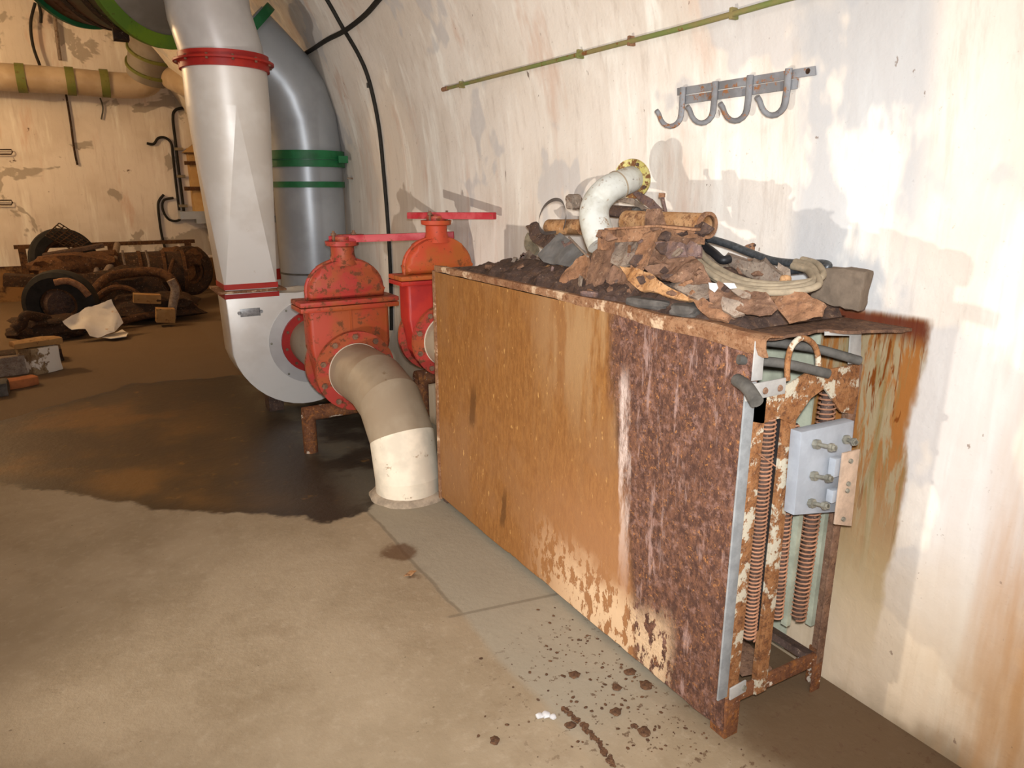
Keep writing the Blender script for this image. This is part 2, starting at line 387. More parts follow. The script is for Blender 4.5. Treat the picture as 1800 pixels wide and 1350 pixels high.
def smooth_path(pts, n=8, closed=False):
    pts = [V(p) for p in pts]; out = []; N = len(pts)
    for i in range(N if closed else N - 1):
        if closed: p0, p1, p2, p3 = pts[i - 1], pts[i], pts[(i + 1) % N], pts[(i + 2) % N]
        else: p0, p1, p2, p3 = pts[max(i - 1, 0)], pts[i], pts[i + 1], pts[min(i + 2, N - 1)]
        for j in range(n):
            t = j / n
            out.append(.5 * ((2 * p1) + (p2 - p0) * t + (2 * p0 - 5 * p1 + 4 * p2 - p3) * t * t + (3 * p1 - p0 - 3 * p2 + p3) * t ** 3))
    if not closed: out.append(pts[-1])
    return out
def arc(c, a, b, r, t0, t1, n=12):
    c, a, b = V(c), V(a), V(b)
    return [c + a * (r * math.cos(t0 + (t1 - t0) * i / n)) + b * (r * math.sin(t0 + (t1 - t0) * i / n)) for i in range(n + 1)]
def sheet(bm, poly, thick=.006, crumple=.008, cell=.03, freq=14, curl=0.0, seed=0):
    """a bent piece of plate: outline polygon, subdivided, crumpled, thickened"""
    vs = [bm.verts.new(p) for p in poly]
    f = bm.faces.new(vs); f.normal_update(); n = f.normal.copy()
    c = sum((V(p) for p in poly), V()) / len(poly)
    ax = (V(poly[1]) - V(poly[0])).normalized()
    bmesh.ops.triangulate(bm, faces=[f])
    for _ in range(6):
        es = [e for e in bm.edges if e.calc_length() > cell]
        if not es: break
        bmesh.ops.subdivide_edges(bm, edges=es, cuts=1, use_grid_fill=True, smooth=0)
        bmesh.ops.triangulate(bm, faces=[q for q in bm.faces if len(q.verts) > 3])
    for v in bm.verts:
        d = noise.noise(v.co * freq + V((seed * 7.1, seed * 3.3, seed)))
        d2 = noise.noise(v.co * freq * 3 + V((seed * 2.1, 5, seed)))
        u = (v.co - c).dot(ax)
        e = V((noise.noise(v.co * 40 + V((seed, 1, 2))), noise.noise(v.co * 40 + V((seed, 7, 3))), noise.noise(v.co * 40 + V((seed, 3, 9)))))
        d3 = noise.noise(v.co * freq * 6 + V((seed * 1.1, 8, seed)))
        v.co += n * (d * crumple * 1.5 + d2 * crumple * .35 + d3 * crumple * .1 + curl * u * u) + e * crumple * .16
    g = bmesh.ops.solidify(bm, geom=list(bm.faces), thickness=thick)
    return bm
def lump(bm, c, size, rot=None, amp=.25, seed=0, sub=3, boxy=.5, freq=2.2):
    g = bmesh.ops.create_icosphere(bm, subdivisions=sub, radius=1.0)
    m = rot.to_4x4() if rot else Matrix.Identity(4)
    for v in g['verts']:
        d = v.co.copy(); k = max(abs(d.x), abs(d.y), abs(d.z))
        q = d.lerp(d / k * .82, boxy)
        q *= 1 + amp * noise.noise(d * freq + V((seed * 3.7, seed, seed * 1.3))) + amp * .4 * noise.noise(d * freq * 3 + V((seed, 4, 9)))
        v.co = m @ V((q.x * size[0] / 2, q.y * size[1] / 2, q.z * size[2] / 2)) + V(c)
    return bm
def helix(bm, p0, p1, r, turns, wire, seg=6, per=11):
    p0, p1 = V(p0), V(p1); ax = (p1 - p0).normalized(); a = ax.cross(V((1, 0, 0))).normalized(); b = ax.cross(a)
    pts = []
    for i in range(int(turns * per) + 1):
        t = i / (turns * per); q = 2 * math.pi * turns * t
        pts.append(p0.lerp(p1, t) + (a * math.cos(q) + b * math.sin(q)) * r)
    return tube(bm, pts, wire, seg)

# ------------------------------------------------------------------ scene objects
def BM(): return bmesh.new()
LOC = {}
def link(name, bm, mat, loc, parent=None):
    bmesh.ops.recalc_face_normals(bm, faces=list(bm.faces))
    bmesh.ops.translate(bm, verts=list(bm.verts), vec=-V(loc))
    for f in bm.faces: f.smooth = True
    me = bpy.data.meshes.new(name); bm.to_mesh(me); bm.free()
    me.set_sharp_from_angle(angle=math.radians(38))
    me.materials.append(M[mat] if isinstance(mat, str) else mat)
    o = bpy.data.objects.new(name, me); COL.objects.link(o)
    if parent is not None:
        o.parent = parent; o.location = V(loc) - V(LOC[parent.name])
    else: o.location = loc
    LOC[o.name] = V(loc)
    return o
def base_of(bm):
    xs = [v.co.x for v in bm.verts]; ys = [v.co.y for v in bm.verts]; zs = [v.co.z for v in bm.verts]
    return V(((min(xs) + max(xs)) / 2, (min(ys) + max(ys)) / 2, min(zs)))
def tag(o, label, cat, group=None):
    o['label'] = label; o['category'] = cat
    if group: o['group'] = group
    return o
def thing(name, label, cat, loc, group=None):
    o = bpy.data.objects.new(name, None); COL.objects.link(o); o.location = loc
    o.empty_display_size = .1; LOC[o.name] = V(loc)
    return tag(o, label, cat, group)
def part(name, bm, mat, parent, label=None):
    o = link(name, bm, mat, LOC[parent.name], parent)
    if label: o['label'] = label
    return o
def solo(name, bm, mat, label, cat, group=None):
    return tag(link(name, bm, mat, base_of(bm)), label, cat, group)
def structure(name, bm, mat):
    o = link(name, bm, mat, V((0, 0, 0))); o['kind'] = 'structure'; return o

# ================================================================== THE SETTING
XW, RV, ZS = 1.84, 2.6, 1.4          # right wall, vault radius, springing height
XC = XW - RV
YF, YN = 11.9, -3.5
XL = XC - RV
def profile(t0, t1, n, r=RV): return [(XC + r * math.cos(t0 + (t1 - t0) * i / n), ZS + r * math.sin(t0 + (t1 - t0) * i / n)) for i in range(n + 1)]
def shell(inner, outer):
    b = BM(); pts = inner + outer[::-1]
    prism(b, [(x, YN, z) for x, z in pts], (0, YF - YN, 0))
    return b
t1, t2 = math.radians(38), math.radians(142)
structure('wall_right', shell([(XW, -.1)] + profile(0, t1, 20), [(XW + .15, -.1)] + profile(0, t1, 20, RV + .15)), 'wall')
structure('ceiling', shell(profile(t1, t2, 40), profile(t1, t2, 40, RV + .15)), 'wall')
structure('wall_left', shell(profile(t2, math.pi, 20) + [(XL, -.1)], profile(t2, math.pi, 20, RV + .15) + [(XL - .15, -.1)]), 'wall')
b = BM(); box(b, ((XW + XL) / 2, (YF + YN) / 2, -.05), (XW - XL, YF - YN, .1)); structure('floor', b, 'floor')
b = BM(); box(b, ((XW + XL) / 2, YF + .1, 2), (XW - XL + .3, .2, 4.4)); structure('wall_back', b, 'wall_far')
b = BM(); box(b, ((XW + XL) / 2, YN - .1, 2), (XW - XL + .3, .2, 4.4)); structure('wall_front', b, 'wall')
b = BM(); box(b, ((XW + XL) / 2, YF - .006, .24), (XW - XL, .012, .48)); structure('baseboard_back', b, 'base_brown')

# ================================================================== THE HEATER
XF, XB, Y0, Y1 = 1.371, 1.765, 1.125, 2.985
ZT = 1.15
H = thing('electric_heater', 'long rusty electric heater cabinet standing on the floor against the plaster wall', 'heater', (1.57, 2.05, 0))
def jag_edge(y): return .012 * noise.noise(V((y * 9, 3, 1))) + .007 * noise.noise(V((y * 30, 3, 1)))
b = BM()
N = 90; rows = 14
grid = []
for i in range(N + 1):
    y = Y0 + .012 + (Y1 - Y0 - .012) * i / N
    zb = .022 + max(0, jag_edge(y)) * .8; zt = 1.135
    col = []
    for j in range(rows + 1):
        z = zb + (zt - zb) * j / rows
        wav = .004 * noise.noise(V((y * 2.2, z * 2.2, 4)))
        near = max(0, 1 - (y - Y0) / .5)
        e = .006 * near * noise.noise(V((y * 18, z * 18, 8)))
        yy = y
        if i == 0: yy += .012 * noise.noise(V((z * 14, 9, 2))) + .006 * noise.noise(V((z * 45, 9, 2)))
        col.append(b.verts.new((XF + wav + e, yy, z)))
    grid.append(col)
fs = []
for i in range(N):
    for j in range(rows):
        fs.append(b.faces.new((grid[i][j], grid[i + 1][j], grid[i + 1][j + 1], grid[i][j + 1])))
bmesh.ops.recalc_face_normals(b, faces=fs)
bmesh.ops.solidify(b, geom=fs, thickness=.004)
pn = part('front_panel', b, 'panel', H, 'orange brown panel corroded dark at the near end')
b = BM(); box(b, (XF - .003, Y1 + .004, .575), (.014, .022, 1.13), bev=.002); part('edge_strip', b, 'rust_lip', H, 'pale metal strip on the far edge')
# back sheet, far end sheet
b = BM(); box(b, (XB, (Y0 + Y1) / 2 + .05, .6), (.006, Y1 - Y0 - .15, 1.05)); part('back_panel', b, 'liner', H)
b = BM(); box(b, ((XF + XB) / 2 + .006, Y1 - .004, .58), (XB - XF - .02, .006, 1.1)); part('end_panel', b, 'rust_dark', H)
# top sheet (sagging) reaching the wall
b = BM(); fs = []; grid = []
for i in range(81):
    y = 1.13 + (Y1 - 1.13) * i / 80; col = []
    for j in range(19):
        x = XF + .004 + (1.828 - XF - .004) * j / 18
        if i == 0: pass
        yy = y + (.05 * abs(noise.noise(V((x * 9, 2, 7)))) + .02 * noise.noise(V((x * 40, 2, 7))) if i == 0 else 0)
        if i == 0 and x > 1.6: yy -= .10 * min(1, (x - 1.6) / .15)
        z = ZT + .006 * noise.noise(V((x * 5, y * 5, 1))) + .004 * noise.noise(V((x * 22, y * 22, 1)))
        col.append(b.verts.new((x, yy, z)))
    grid.append(col)
for i in range(80):
    for j in range(18): fs.append(b.faces.new((grid[i][j], grid[i + 1][j], grid[i + 1][j + 1], grid[i][j + 1])))
bmesh.ops.recalc_face_normals(b, faces=fs); bmesh.ops.solidify(b, geom=fs, thickness=.008)
part('top_panel', b, 'rust_top', H, 'brown flaking rust top sheet')
# front lip, angle profile with a torn lower edge
b = BM(); grid = []; fs = []
for i in range(121):
    y = 1.10 + (Y1 - 1.10) * i / 120; near = max(0, 1 - (y - 1.1) / .9)
    hgt = .026 + .026 * near + .004 * noise.noise(V((y * 12, 1, 1))) + .004 * near * noise.noise(V((y * 40, 1, 1)))
    out = .006 + .016 * near * near + .003 * noise.noise(V((y * 7, 5, 5)))
    zt = ZT + .014 + .012 * near * noise.noise(V((y * 5, 7, 7)))
    col = [b.verts.new((XF + .04, y, zt - .004)), b.verts.new((XF - out * .4, y, zt)), b.verts.new((XF - out, y, zt - .008)), b.verts.new((XF - out * .9, y, zt - hgt * .6)), b.verts.new((XF - .002 - out * .3, y, zt - hgt))]
    grid.append(col)
for i in range(120):
    for j in range(4): fs.append(b.faces.new((grid[i][j], grid[i + 1][j], grid[i + 1][j + 1], grid[i][j + 1])))
bmesh.ops.recalc_face_normals(b, faces=fs); bmesh.ops.solidify(b, geom=fs, thickness=.004)
part('top_lip', b, 'rust_lip', H, 'crusty folded lip along the top edge')
# corner posts of angle iron
def angle_post(x0, x1, y, z0, z1, d=.035, t=.006, sgn=1):
    q = BM(); box(q, ((x0 + x1) / 2, y, (z0 + z1) / 2), (abs(x1 - x0), t, z1 - z0), bev=.0015)
    box(q, (x0 if sgn > 0 else x1, y + d / 2 + t / 2, (z0 + z1) / 2), (t, d, z1 - z0)); return q
def ex(px, py=1055): return W(px, py, y=Y0).x
b = BM(); box(b, ((ex(1276) + ex(1292)) / 2, Y0 - .001, .60), (ex(1292) - ex(1276), .006, .90), bev=.001); part('edge_strip', b, 'zinc', H, 'bare grey strip along the near corner')
part('post', angle_post(ex(1292), ex(1312), Y0 + .001, .14, 1.03, d=.02), 'rust_paint', H, 'front corner post with rust over cream paint')
part('post', angle_post(ex(1346), ex(1364), Y0 + .002, .10, 1.02, d=.012), 'rust_paint', H)
part('post', angle_post(1.752, 1.782, Y0 + .002, .10, 1.04, sgn=-1), 'rust', H, 'orange rusty rear corner post')
b = BM(); box(b, (ex(1342), Y0 + .06, .66), (.012, .10, .70)); part('gap_shade', b, 'black', H, 'black bar for the shade between the first coil and the middle post')  # black box stands in for the shade inside the open gap
# legs
b = BM(); box(b, (1.395, Y0 + .004, .085), (.052, .007, .17), bev=.0015); box(b, (1.372, Y0 + .03, .085), (.007, .052, .17), bev=.0015)
part('leg', b, 'rust_paint2', H)
b = BM(); box(b, (1.765, Y0 + .004, .065), (.04, .007, .13), bev=.0015); box(b, (1.782, Y0 + .026, .065), (.007, .045, .13), bev=.0015)
part('leg', b, 'rust_paint2', H)
for x in (1.395, 1.76):
    b = BM(); box(b, (x, Y1 - .03, .05), (.04, .04, .10), bev=.002); part('leg', b, 'rust_dark', H)
# bottom frame
b = BM(); box(b, (1.58, Y0 + .012, .118), (.36, .012, .045), Matrix.Rotation(.04, 3, 'Y'), .002); box(b, (1.58, Y0 + .03, .10), (.36, .035, .006))
part('bottom_rail', b, 'rust_paint2', H)
b = BM(); box(b, (1.40, 1.55, .11), (.035, .82, .03)); part('bottom_rail', b, 'rust_dark', H)
b = BM(); box(b, (1.735, 1.50, .125), (.05, .72, .022), Matrix.Rotation(.3, 3, 'Y')); part('bottom_rail', b, 'rust_dark', H)
b = BM(); box(b, (1.62, 1.42, .115), (.10, .5, .010), Matrix.Rotation(-.28, 3, 'Z')); part('bottom_rail', b, 'rust', H)
b = BM(); box(b, (1.397, Y0 - .006, .158), (.062, .005, .038), Matrix.Rotation(-.06, 3, 'Y'), .001); cl = part('clip', b, 'strap', H, 'small bright tab at the foot of the front post')
b = BM(); cyl(b, (1.418, Y0 - .008, .158), (1.418, Y0 - .013, .158), .008, seg=12); part('rivet', b, 'brass', cl)
# head plate
pl = [W(px, py, y=Y0 - .002) for px, py in ((1312, 700), (1360, 690), (1420, 655), (1512, 640), (1508, 700), (1500, 728), (1478, 725), (1450, 682), (1425, 700), (1400, 738), (1390, 745), (1370, 735), (1340, 745), (1312, 740))]
b = BM(); prism(b, pl, (0, .006, 0), .001); part('head_plate', b, 'rust_paint', H, 'orange rusted plate across the head of the frame')
pl = [W(px, py, y=Y0 - .008) for px, py in ((1310, 678), (1383, 664), (1380, 692), (1312, 706))]
b = BM(); prism(b, pl, (0, .005, 0), .001); br = part('bracket', b, 'strap', H, 'pale bracket with two rivets')
for px in (1345, 1371):
    p = W(px, 687 - (px - 1345) * .18, y=Y0 - .009); b = BM(); cyl(b, p, p + V((0, -.004, 0)), .009, .007, 14); part('rivet', b, 'rust', br)
# straps
for poly in (((1329, 596), (1346, 593), (1340, 668), (1322, 670)), ((1451, 583), (1515, 581), (1513, 640), (1492, 640), (1496, 590), (1451, 590))):
    b = BM(); prism(b, [W(px, py, y=Y0 + .004) for px, py in poly], (0, .004, 0), .001); part('strap', b, 'strap', H)
# loop handle
pts = [W(px, py, y=Y0 - .006) for px, py in ((1384, 668), (1384, 640), (1390, 612), (1404, 596), (1418, 596), (1432, 608), (1438, 630), (1437, 655))]
b = BM(); tube(b, smooth_path(pts, 6), .0075, 10); part('loop_handle', b, 'rust_paint', H, 'pale bent rod loop')
# cables coming out of the head
for (p, q, r_, lab) in (((1298, 632, 1.18), (1456, 657, 1.085), .0125, None), ((1345, 600, 1.22), (1511, 634, 1.10), .0125, None), ((1296, 668, 1.16), (1330, 706, 1.06), .0165, 'thick stub of cut cable')):
    a, c2 = W(p[0], p[1], y=p[2]), W(q[0], q[1], y=q[2])
    mid = a.lerp(c2, .5) + V((0, 0, .008)); pts = smooth_path([a, mid, c2], 8)
    b = BM(); tube(b, pts, r_, 14); part('cable_stub', b, 'rubber', H, lab)
# heating coils
def coil(px0, py0, px1, py1, y, turns, r=.017):
    q = BM(); p0, p1 = W(px0, py0, y=y), W(px1, py1, y=y)
    helix(q, p0, p1, r, turns * .8, .0026)
    hc = part('heating_coil', q, 'coil', H)
    q = BM(); cyl(q, p0, p1, r * .72, seg=10); part('core', q, 'rust_dark', hc)
coil(1352, 735, 1316, 1122, 1.135, 70, .018)
coil(1396, 745, 1366, 1085, 1.15, 58, .015)
coil(1457, 690, 1402, 1085, 1.15, 64, .023)
coil(1466, 720, 1424, 1070, 1.24, 50)
coil(1385, 740, 1352, 1090, 1.30, 46)
for px0, px1 in ((1415, 1386), (1462, 1428)):
    a, c2 = W(px0, 760, y=1.17), W(px1, 1095, y=1.17)
    b = BM(); box(b, (a + c2) / 2, (.018, .02, (a - c2).length)); part('insulator_strip', b, 'liner', H)
# wire sticking out of coil
b = BM(); tube(b, [W(1334, 798, y=1.12), W(1364, 820, y=1.10)], .002, 6); part('wire', b, 'coil', H)
# terminal block
tbl = [W(px, py, y=1.085) for px, py in ((1409, 760), (1502, 740), (1494, 830), (1476, 900), (1396, 906))]
b = BM(); prism(b, tbl, (0, .034, 0), .003); TB = part('terminal_block', b, 'porcelain', H, 'grey ceramic terminal block')
for (px, py, dx, dy, L) in ((1432, 780, 60, 8, .06), (1428, 836, 56, 6, .055), (1424, 884, 52, 6, .055), (1486, 772, 30, 6, .04)):
    p = W(px, py, y=1.083); q = W(px + dx * .62, py + dy, y=1.083 - L)
    b = BM(); cyl(b, p, q, .0055, seg=10); cyl(b, p, p.lerp(q, .22), .013, seg=6); cyl(b, p.lerp(q, .72), p.lerp(q, .88), .011, seg=6); cyl(b, p.lerp(q, .9), q, .008, seg=6)
    part('terminal_bolt', b, 'brass', TB)
for (px, py, w, h) in ((1468, 820, .030, .052), (1464, 870, .030, .036)):
    p = W(px, py, y=1.07); b = BM(); box(b, p, (w, .02, h), bev=.002); part('clamp', b, 'porcelain', TB)
bus = [W(px, py, y=1.052) for px, py in ((1483, 797), (1512, 790), (1497, 925), (1468, 922))]
b = BM(); prism(b, bus, (0, .006, 0), .001); bb = part('busbar', b, 'copper', TB, 'pinkish metal bar')
for (px, py) in ((1494, 810), (1490, 850), (1488, 862), (1481, 912)):
    p = W(px, py, y=1.052); b = BM(); cyl(b, p, p + V((0, -.006, 0)), .0065, seg=6); part('bolt_head', b, 'brass', bb)

# ================================================================== SCRAP ON TOP OF THE HEATER
SCR = 'scrap heaped on top of the heater'
def A(p): return (880 + p[0] / 4.09, 230 + p[1] / 4.09)
def Bc(p): return (1180 + p[0] / 3.913, 360 + p[1] / 3.913)
def clampv(bm, zmin=1.162, xmax=1.825, xmin=1.385):
    for v in bm.verts:
        v.co.z = max(v.co.z, zmin); v.co.x = min(max(v.co.x, xmin), xmax)
_sd = [0]
def scrap_sheet(name, label, cat, mat, conv, poly, xd, tilt=40, yaw=0, thick=.011, crumple=.012, curl=0.0, freq=13):
    _sd[0] += 1
    pp = [conv(p) for p in poly]
    cx = sum(p[0] for p in pp) / len(pp); cyy = sum(p[1] for p in pp) / len(pp)
    p0 = W(cx, cyy, x=xd); t = math.radians(tilt); a = math.radians(yaw)
    n = V((-math.cos(t) * math.cos(a), -math.cos(t) * math.sin(a), math.sin(t)))
    q = BM(); sheet(q, [WP(px, py, p0, n) for px, py in pp], thick, crumple, .014, freq, curl, _sd[0]); clampv(q)
    return solo(name, q, mat, label, cat, SCR)
def scrap_lump(name, label, cat, mat, conv, c, wh, xd, depth=.06, amp=.3, boxy=.5, rot=0):
    _sd[0] += 1
    px, py = conv(c); p = W(px, py, x=xd); sc = (conv((1, 0))[0] - conv((0, 0))[0]) * (p - EYE).length / F / 1.03
    q = BM(); lump(q, p, (depth, wh[0] * sc * 1.15, wh[1] * sc), Matrix.Rotation(math.radians(rot), 3, 'X') @ Matrix.Rotation(.3, 3, 'Z'), amp, _sd[0], 3, boxy); clampv(q)
    return solo(name, q, mat, label, cat, SCR)

# loose dirt under the scrap
b = BM(); grid = []; fs = []
for i in range(91):
    y = 1.22 + 1.62 * i / 90; col = []
    for j in range(25):
        x = 1.395 + .43 * j / 24
        ky = min(1, (y - 1.22) / .3, (2.84 - y) / .7); kx = min(1, (x - 1.395) / .16)
        h = (.085 * max(0, kx) ** .7 * max(0, ky) ** .6 + .02 * noise.noise(V((x * 14, y * 14, 3))) + .012 * noise.noise(V((x * 40, y * 40, 3))))
        edge = i in (0, 90) or j in (0, 24)
        col.append(b.verts.new((x, y, 1.154 if edge else ZT + .012 + max(0, h))))
    grid.append(col)
for i in range(90):
    for j in range(24): fs.append(b.faces.new((grid[i][j], grid[i + 1][j], grid[i + 1][j + 1], grid[i][j + 1])))
o = solo('rust_rubble', b, 'rust_dark', 'dark rust crumbs and dirt spread under the scrap on the heater', 'rubble'); o['kind'] = 'stuff'

# elbow pipe with yellow flange
cl_ = [((735, 815), 1.50), ((690, 700), 1.50), ((672, 600), 1.505), ((695, 510), 1.525), ((765, 430), 1.555), ((850, 385), 1.61), ((945, 345), 1.70)]
E_ = [W(*A(p), x=x) for p, x in cl_]
T = thing('pipe_elbow', 'chalky white elbow pipe with a yellow flange lying on the scrap heap', 'pipe', (E_[0].x, E_[0].y, 1.17), SCR)
b = BM(); tube(b, smooth_path(E_, 8), [.053 - .008 * i / 48 for i in range(49)], 28); part('pipe_body', b, 'elbow_paint', T)
d = (E_[-1] - E_[-2]).normalized()
b = BM(); lathe(b, ringp(.03, .068, 0, .012), E_[-1] - d * .004, d, 36); fl = part('flange', b, 'yellow', T, 'yellow flange with a rusty rim')
aa = d.cross(V((0, 0, 1))).normalized(); bb_ = d.cross(aa)
for i in range(4):
    q = .5 + i * math.pi / 2; p = E_[-1] - d * .006 + (aa * math.cos(q) + bb_ * math.sin(q)) * .057
    b = BM(); cyl(b, p, p - d * .006, .006, seg=10); part('bolt_hole', b, 'rust_dark', fl)
b = BM(); w0 = E_[4]; dd = (E_[5] - E_[4]).normalized(); lathe(b, ringp(.042, .0495, 0, .006), E_[5] - dd * .01, dd, 28); part('weld_seam', b, 'pipe_beige', T)

S_ = scrap_sheet
# bent grey strap (a ribbon)
pts = [W(*A(p), x=1.60) for p in ((450, 720), (472, 640), (462, 560), (430, 512), (370, 512), (310, 560), (276, 640), (278, 705), (310, 745), (400, 738))]
b = BM(); sp = smooth_path(pts, 5); prs = []
for p in sp: prs.append((b.verts.new(p), b.verts.new(p + V((.05, .075, .012)))))
fs = [b.faces.new((prs[i][0], prs[i + 1][0], prs[i + 1][1], prs[i][1])) for i in range(len(prs) - 1)]
bmesh.ops.solidify(b, geom=fs, thickness=.004); clampv(b)
solo('metal_hoop', b, 'grey_sheet', 'grey bent metal hoop at the left end of the scrap heap', 'scrap metal', SCR)
S_('metal_sheet', 'grey triangular metal sheet leaning below the bent grey hoop', 'scrap metal', 'steel_sheet', A, [(430, 735), (610, 865), (505, 985), (310, 945), (262, 890)], 1.53, 40, 0, .004, .006)
b = BM(); cyl(b, W(*A((492, 765)), x=1.52), W(*A((628, 905)), x=1.47), .004, seg=8); solo('thin_rod', b, 'rust_grey', 'thin grey rod slanting beside the grey triangular sheet', 'rod', SCR)
b = BM(); cyl(b, W(*A((350, 690)), x=1.66), W(*A((590, 692)), x=1.66), .030, seg=24); solo('rusty_can', b, 'rust_bright', 'orange rusted can seen through the bent grey hoop', 'can', SCR)
scrap_lump('rust_block', 'brown rusty block just left of the white elbow pipe', 'scrap metal', 'rust_grey', A, (528, 510), (105, 120), 1.70, .05, .2, .8)
S_('rust_plate', 'dark brown plate behind the foot of the grey hoop', 'scrap metal', 'rust_dark', A, [(190, 690), (270, 660), (300, 745), (400, 760), (330, 850), (240, 805)], 1.66, 30)
S_('metal_sheet', 'small olive grey sheet at the far left of the heap against the wall', 'scrap metal', 'olive', A, [(180, 800), (212, 738), (275, 860), (240, 900), (200, 880)], 1.70, 20)
S_('metal_sheet', 'pale brown curved sheet lying left of the grey triangular sheet', 'scrap metal', 'rust_grey', A, [(70, 960), (150, 905), (215, 870), (310, 950), (330, 1000), (250, 1080), (200, 1000)], 1.58, 45, 0, .008, .014)
S_('metal_sheet', 'orange curled plate in front of the grey triangular sheet', 'scrap metal', 'rust_bright', A, [(248, 1060), (300, 975), (400, 965), (490, 985), (480, 1070), (400, 1095), (330, 1070)], 1.50, 40, 0, .01, .016)
scrap_lump('rubble_lump', 'dark brown lump on the heater top, farthest left of the rubble', 'rubble', 'rust_dark', A, (40, 1020), (110, 100), 1.47, .07)
scrap_lump('rubble_lump', 'dark brown lump beside the pale curved sheet', 'rubble', 'rust_dark', A, (160, 1030), (150, 120), 1.48, .08)
scrap_lump('rubble_lump', 'small dark lump on the heater lip below the far left lump', 'rubble', 'rust_top', A, (-60, 985), (90, 60), 1.46, .06)
scrap_lump('rubble_lump', 'rough lump with white flecks in front of the orange curled plate', 'rubble', 'rust_purple', A, (350, 1120), (140, 80), 1.44, .07)
scrap_lump('white_crumb', 'white crumb stuck on the lump beside the orange curled plate', 'rubble', 'white_scrap', A, (318, 1088), (70, 45), 1.425, .02)
S_('rust_plate', 'tall rounded rust plate standing at the front left of the heap', 'scrap metal', 'rust_orange', A, [(448, 1195), (455, 1090), (480, 1010), (560, 920), (650, 895), (650, 990), (610, 1090), (590, 1205)], 1.455, 25, 0, .012, .016)
S_('rust_plate', 'narrow dark plate wedged behind the tall rounded rust plate', 'scrap metal', 'rust_dark', A, [(600, 930), (690, 890), (690, 1000), (640, 1110), (600, 1120)], 1.49, 25)
S_('rust_plate', 'brown strip standing upright right of the tall rounded plate', 'scrap metal', 'rust', A, [(620, 1130), (650, 990), (690, 845), (830, 840), (815, 960), (740, 1110), (700, 1130)], 1.47, 30, 0, .012, .008)
scrap_lump('rust_block', 'dark squared block on the heater top under the brown upright strip', 'scrap metal', 'rust_purple', A, (668, 1185), (170, 95), 1.42, .08, .12, .95)
scrap_lump('rust_block', 'small dark block right of the dark squared block', 'scrap metal', 'rust_dark', A, (815, 1220), (110, 95), 1.415, .06, .2, .8)
S_('rust_plate', 'warped brown plate left of the bright orange blade', 'scrap metal', 'rust', A, [(755, 1060), (830, 990), (900, 960), (960, 1110), (1010, 1190), (900, 1215), (840, 1180), (775, 1150)], 1.46, 35, 0, .01, .018)
S_('rust_plate', 'bright orange curved blade of rusty plate at the front of the heap', 'scrap metal', 'rust_bright', A, [(862, 980), (950, 985), (1030, 1020), (1110, 1050), (1200, 1125), (1300, 1170), (1400, 1225), (1290, 1215), (1120, 1170), (990, 1140), (920, 1080)], 1.43, 35, 0, .01, .014)
scrap_lump('stone_slab', 'flat black slab under the bright orange blade', 'stone', 'stone', A, (1085, 1240), (400, 90), 1.425, .09, .08, .95)
S_('rust_plate', 'large brown crumpled sheet behind the bright orange blade', 'scrap metal', 'rust', A, [(1040, 1005), (1130, 950), (1210, 925), (1390, 905), (1480, 1000), (1510, 1095), (1380, 1105), (1250, 1110), (1150, 1070)], 1.47, 45, 0, .008, .022)
S_('rust_plate', 'flat brown sheet sticking out right of the orange blade tip', 'scrap metal', 'rust_grey', A, [(1180, 1105), (1350, 1095), (1530, 1105), (1550, 1165), (1420, 1225), (1270, 1165)], 1.45, 55)
S_('rust_plate', 'long diagonal strip in the middle of the heap', 'scrap metal', 'rust_orange', A, [(945, 995), (1000, 880), (1055, 755), (1140, 745), (1110, 850), (1060, 960), (1010, 1010)], 1.50, 35, 0, .012, .008)
S_('rust_plate', 'brown plate right of the diagonal strip', 'scrap metal', 'rust', A, [(1060, 960), (1120, 800), (1260, 780), (1420, 775), (1370, 905), (1200, 960)], 1.53, 40)
S_('rust_plate', 'dark torn plate below the rusty tube', 'scrap metal', 'rust_purple', A, [(1130, 830), (1260, 820), (1350, 840), (1345, 905), (1220, 935)], 1.51, 40)
S_('rust_plate', 'hollow brown plate between angle iron and upright strip', 'scrap metal', 'rust_grey', A, [(690, 880), (830, 800), (1000, 820), (980, 960), (860, 990), (800, 960)], 1.50, 35)
# angle iron
pa = [W(*A(p), x=x) for p, x in (((775, 755), 1.49), ((1140, 735), 1.53), ((1430, 765), 1.56))]
b = BM()
for i in (0, 1):
    a, c2 = pa[i], pa[i + 1]; L = (c2 - a).length; dirv = (c2 - a).normalized()
    R_ = dirv.to_track_quat('Y', 'Z').to_matrix()
    box(b, (a + c2) / 2 + V((0, 0, .022)), (.045, L, .007), R_, .001); box(b, (a + c2) / 2 + V((.022, 0, 0)), (.006, L, .045), R_, .001)
box(b, pa[0] + V((-.008, 0, -.012)), (.05, .03, .065), None, .002)
solo('angle_iron', b, 'rust_orange', 'rusty angle iron lying in front of the white elbow pipe', 'scrap metal', SCR)
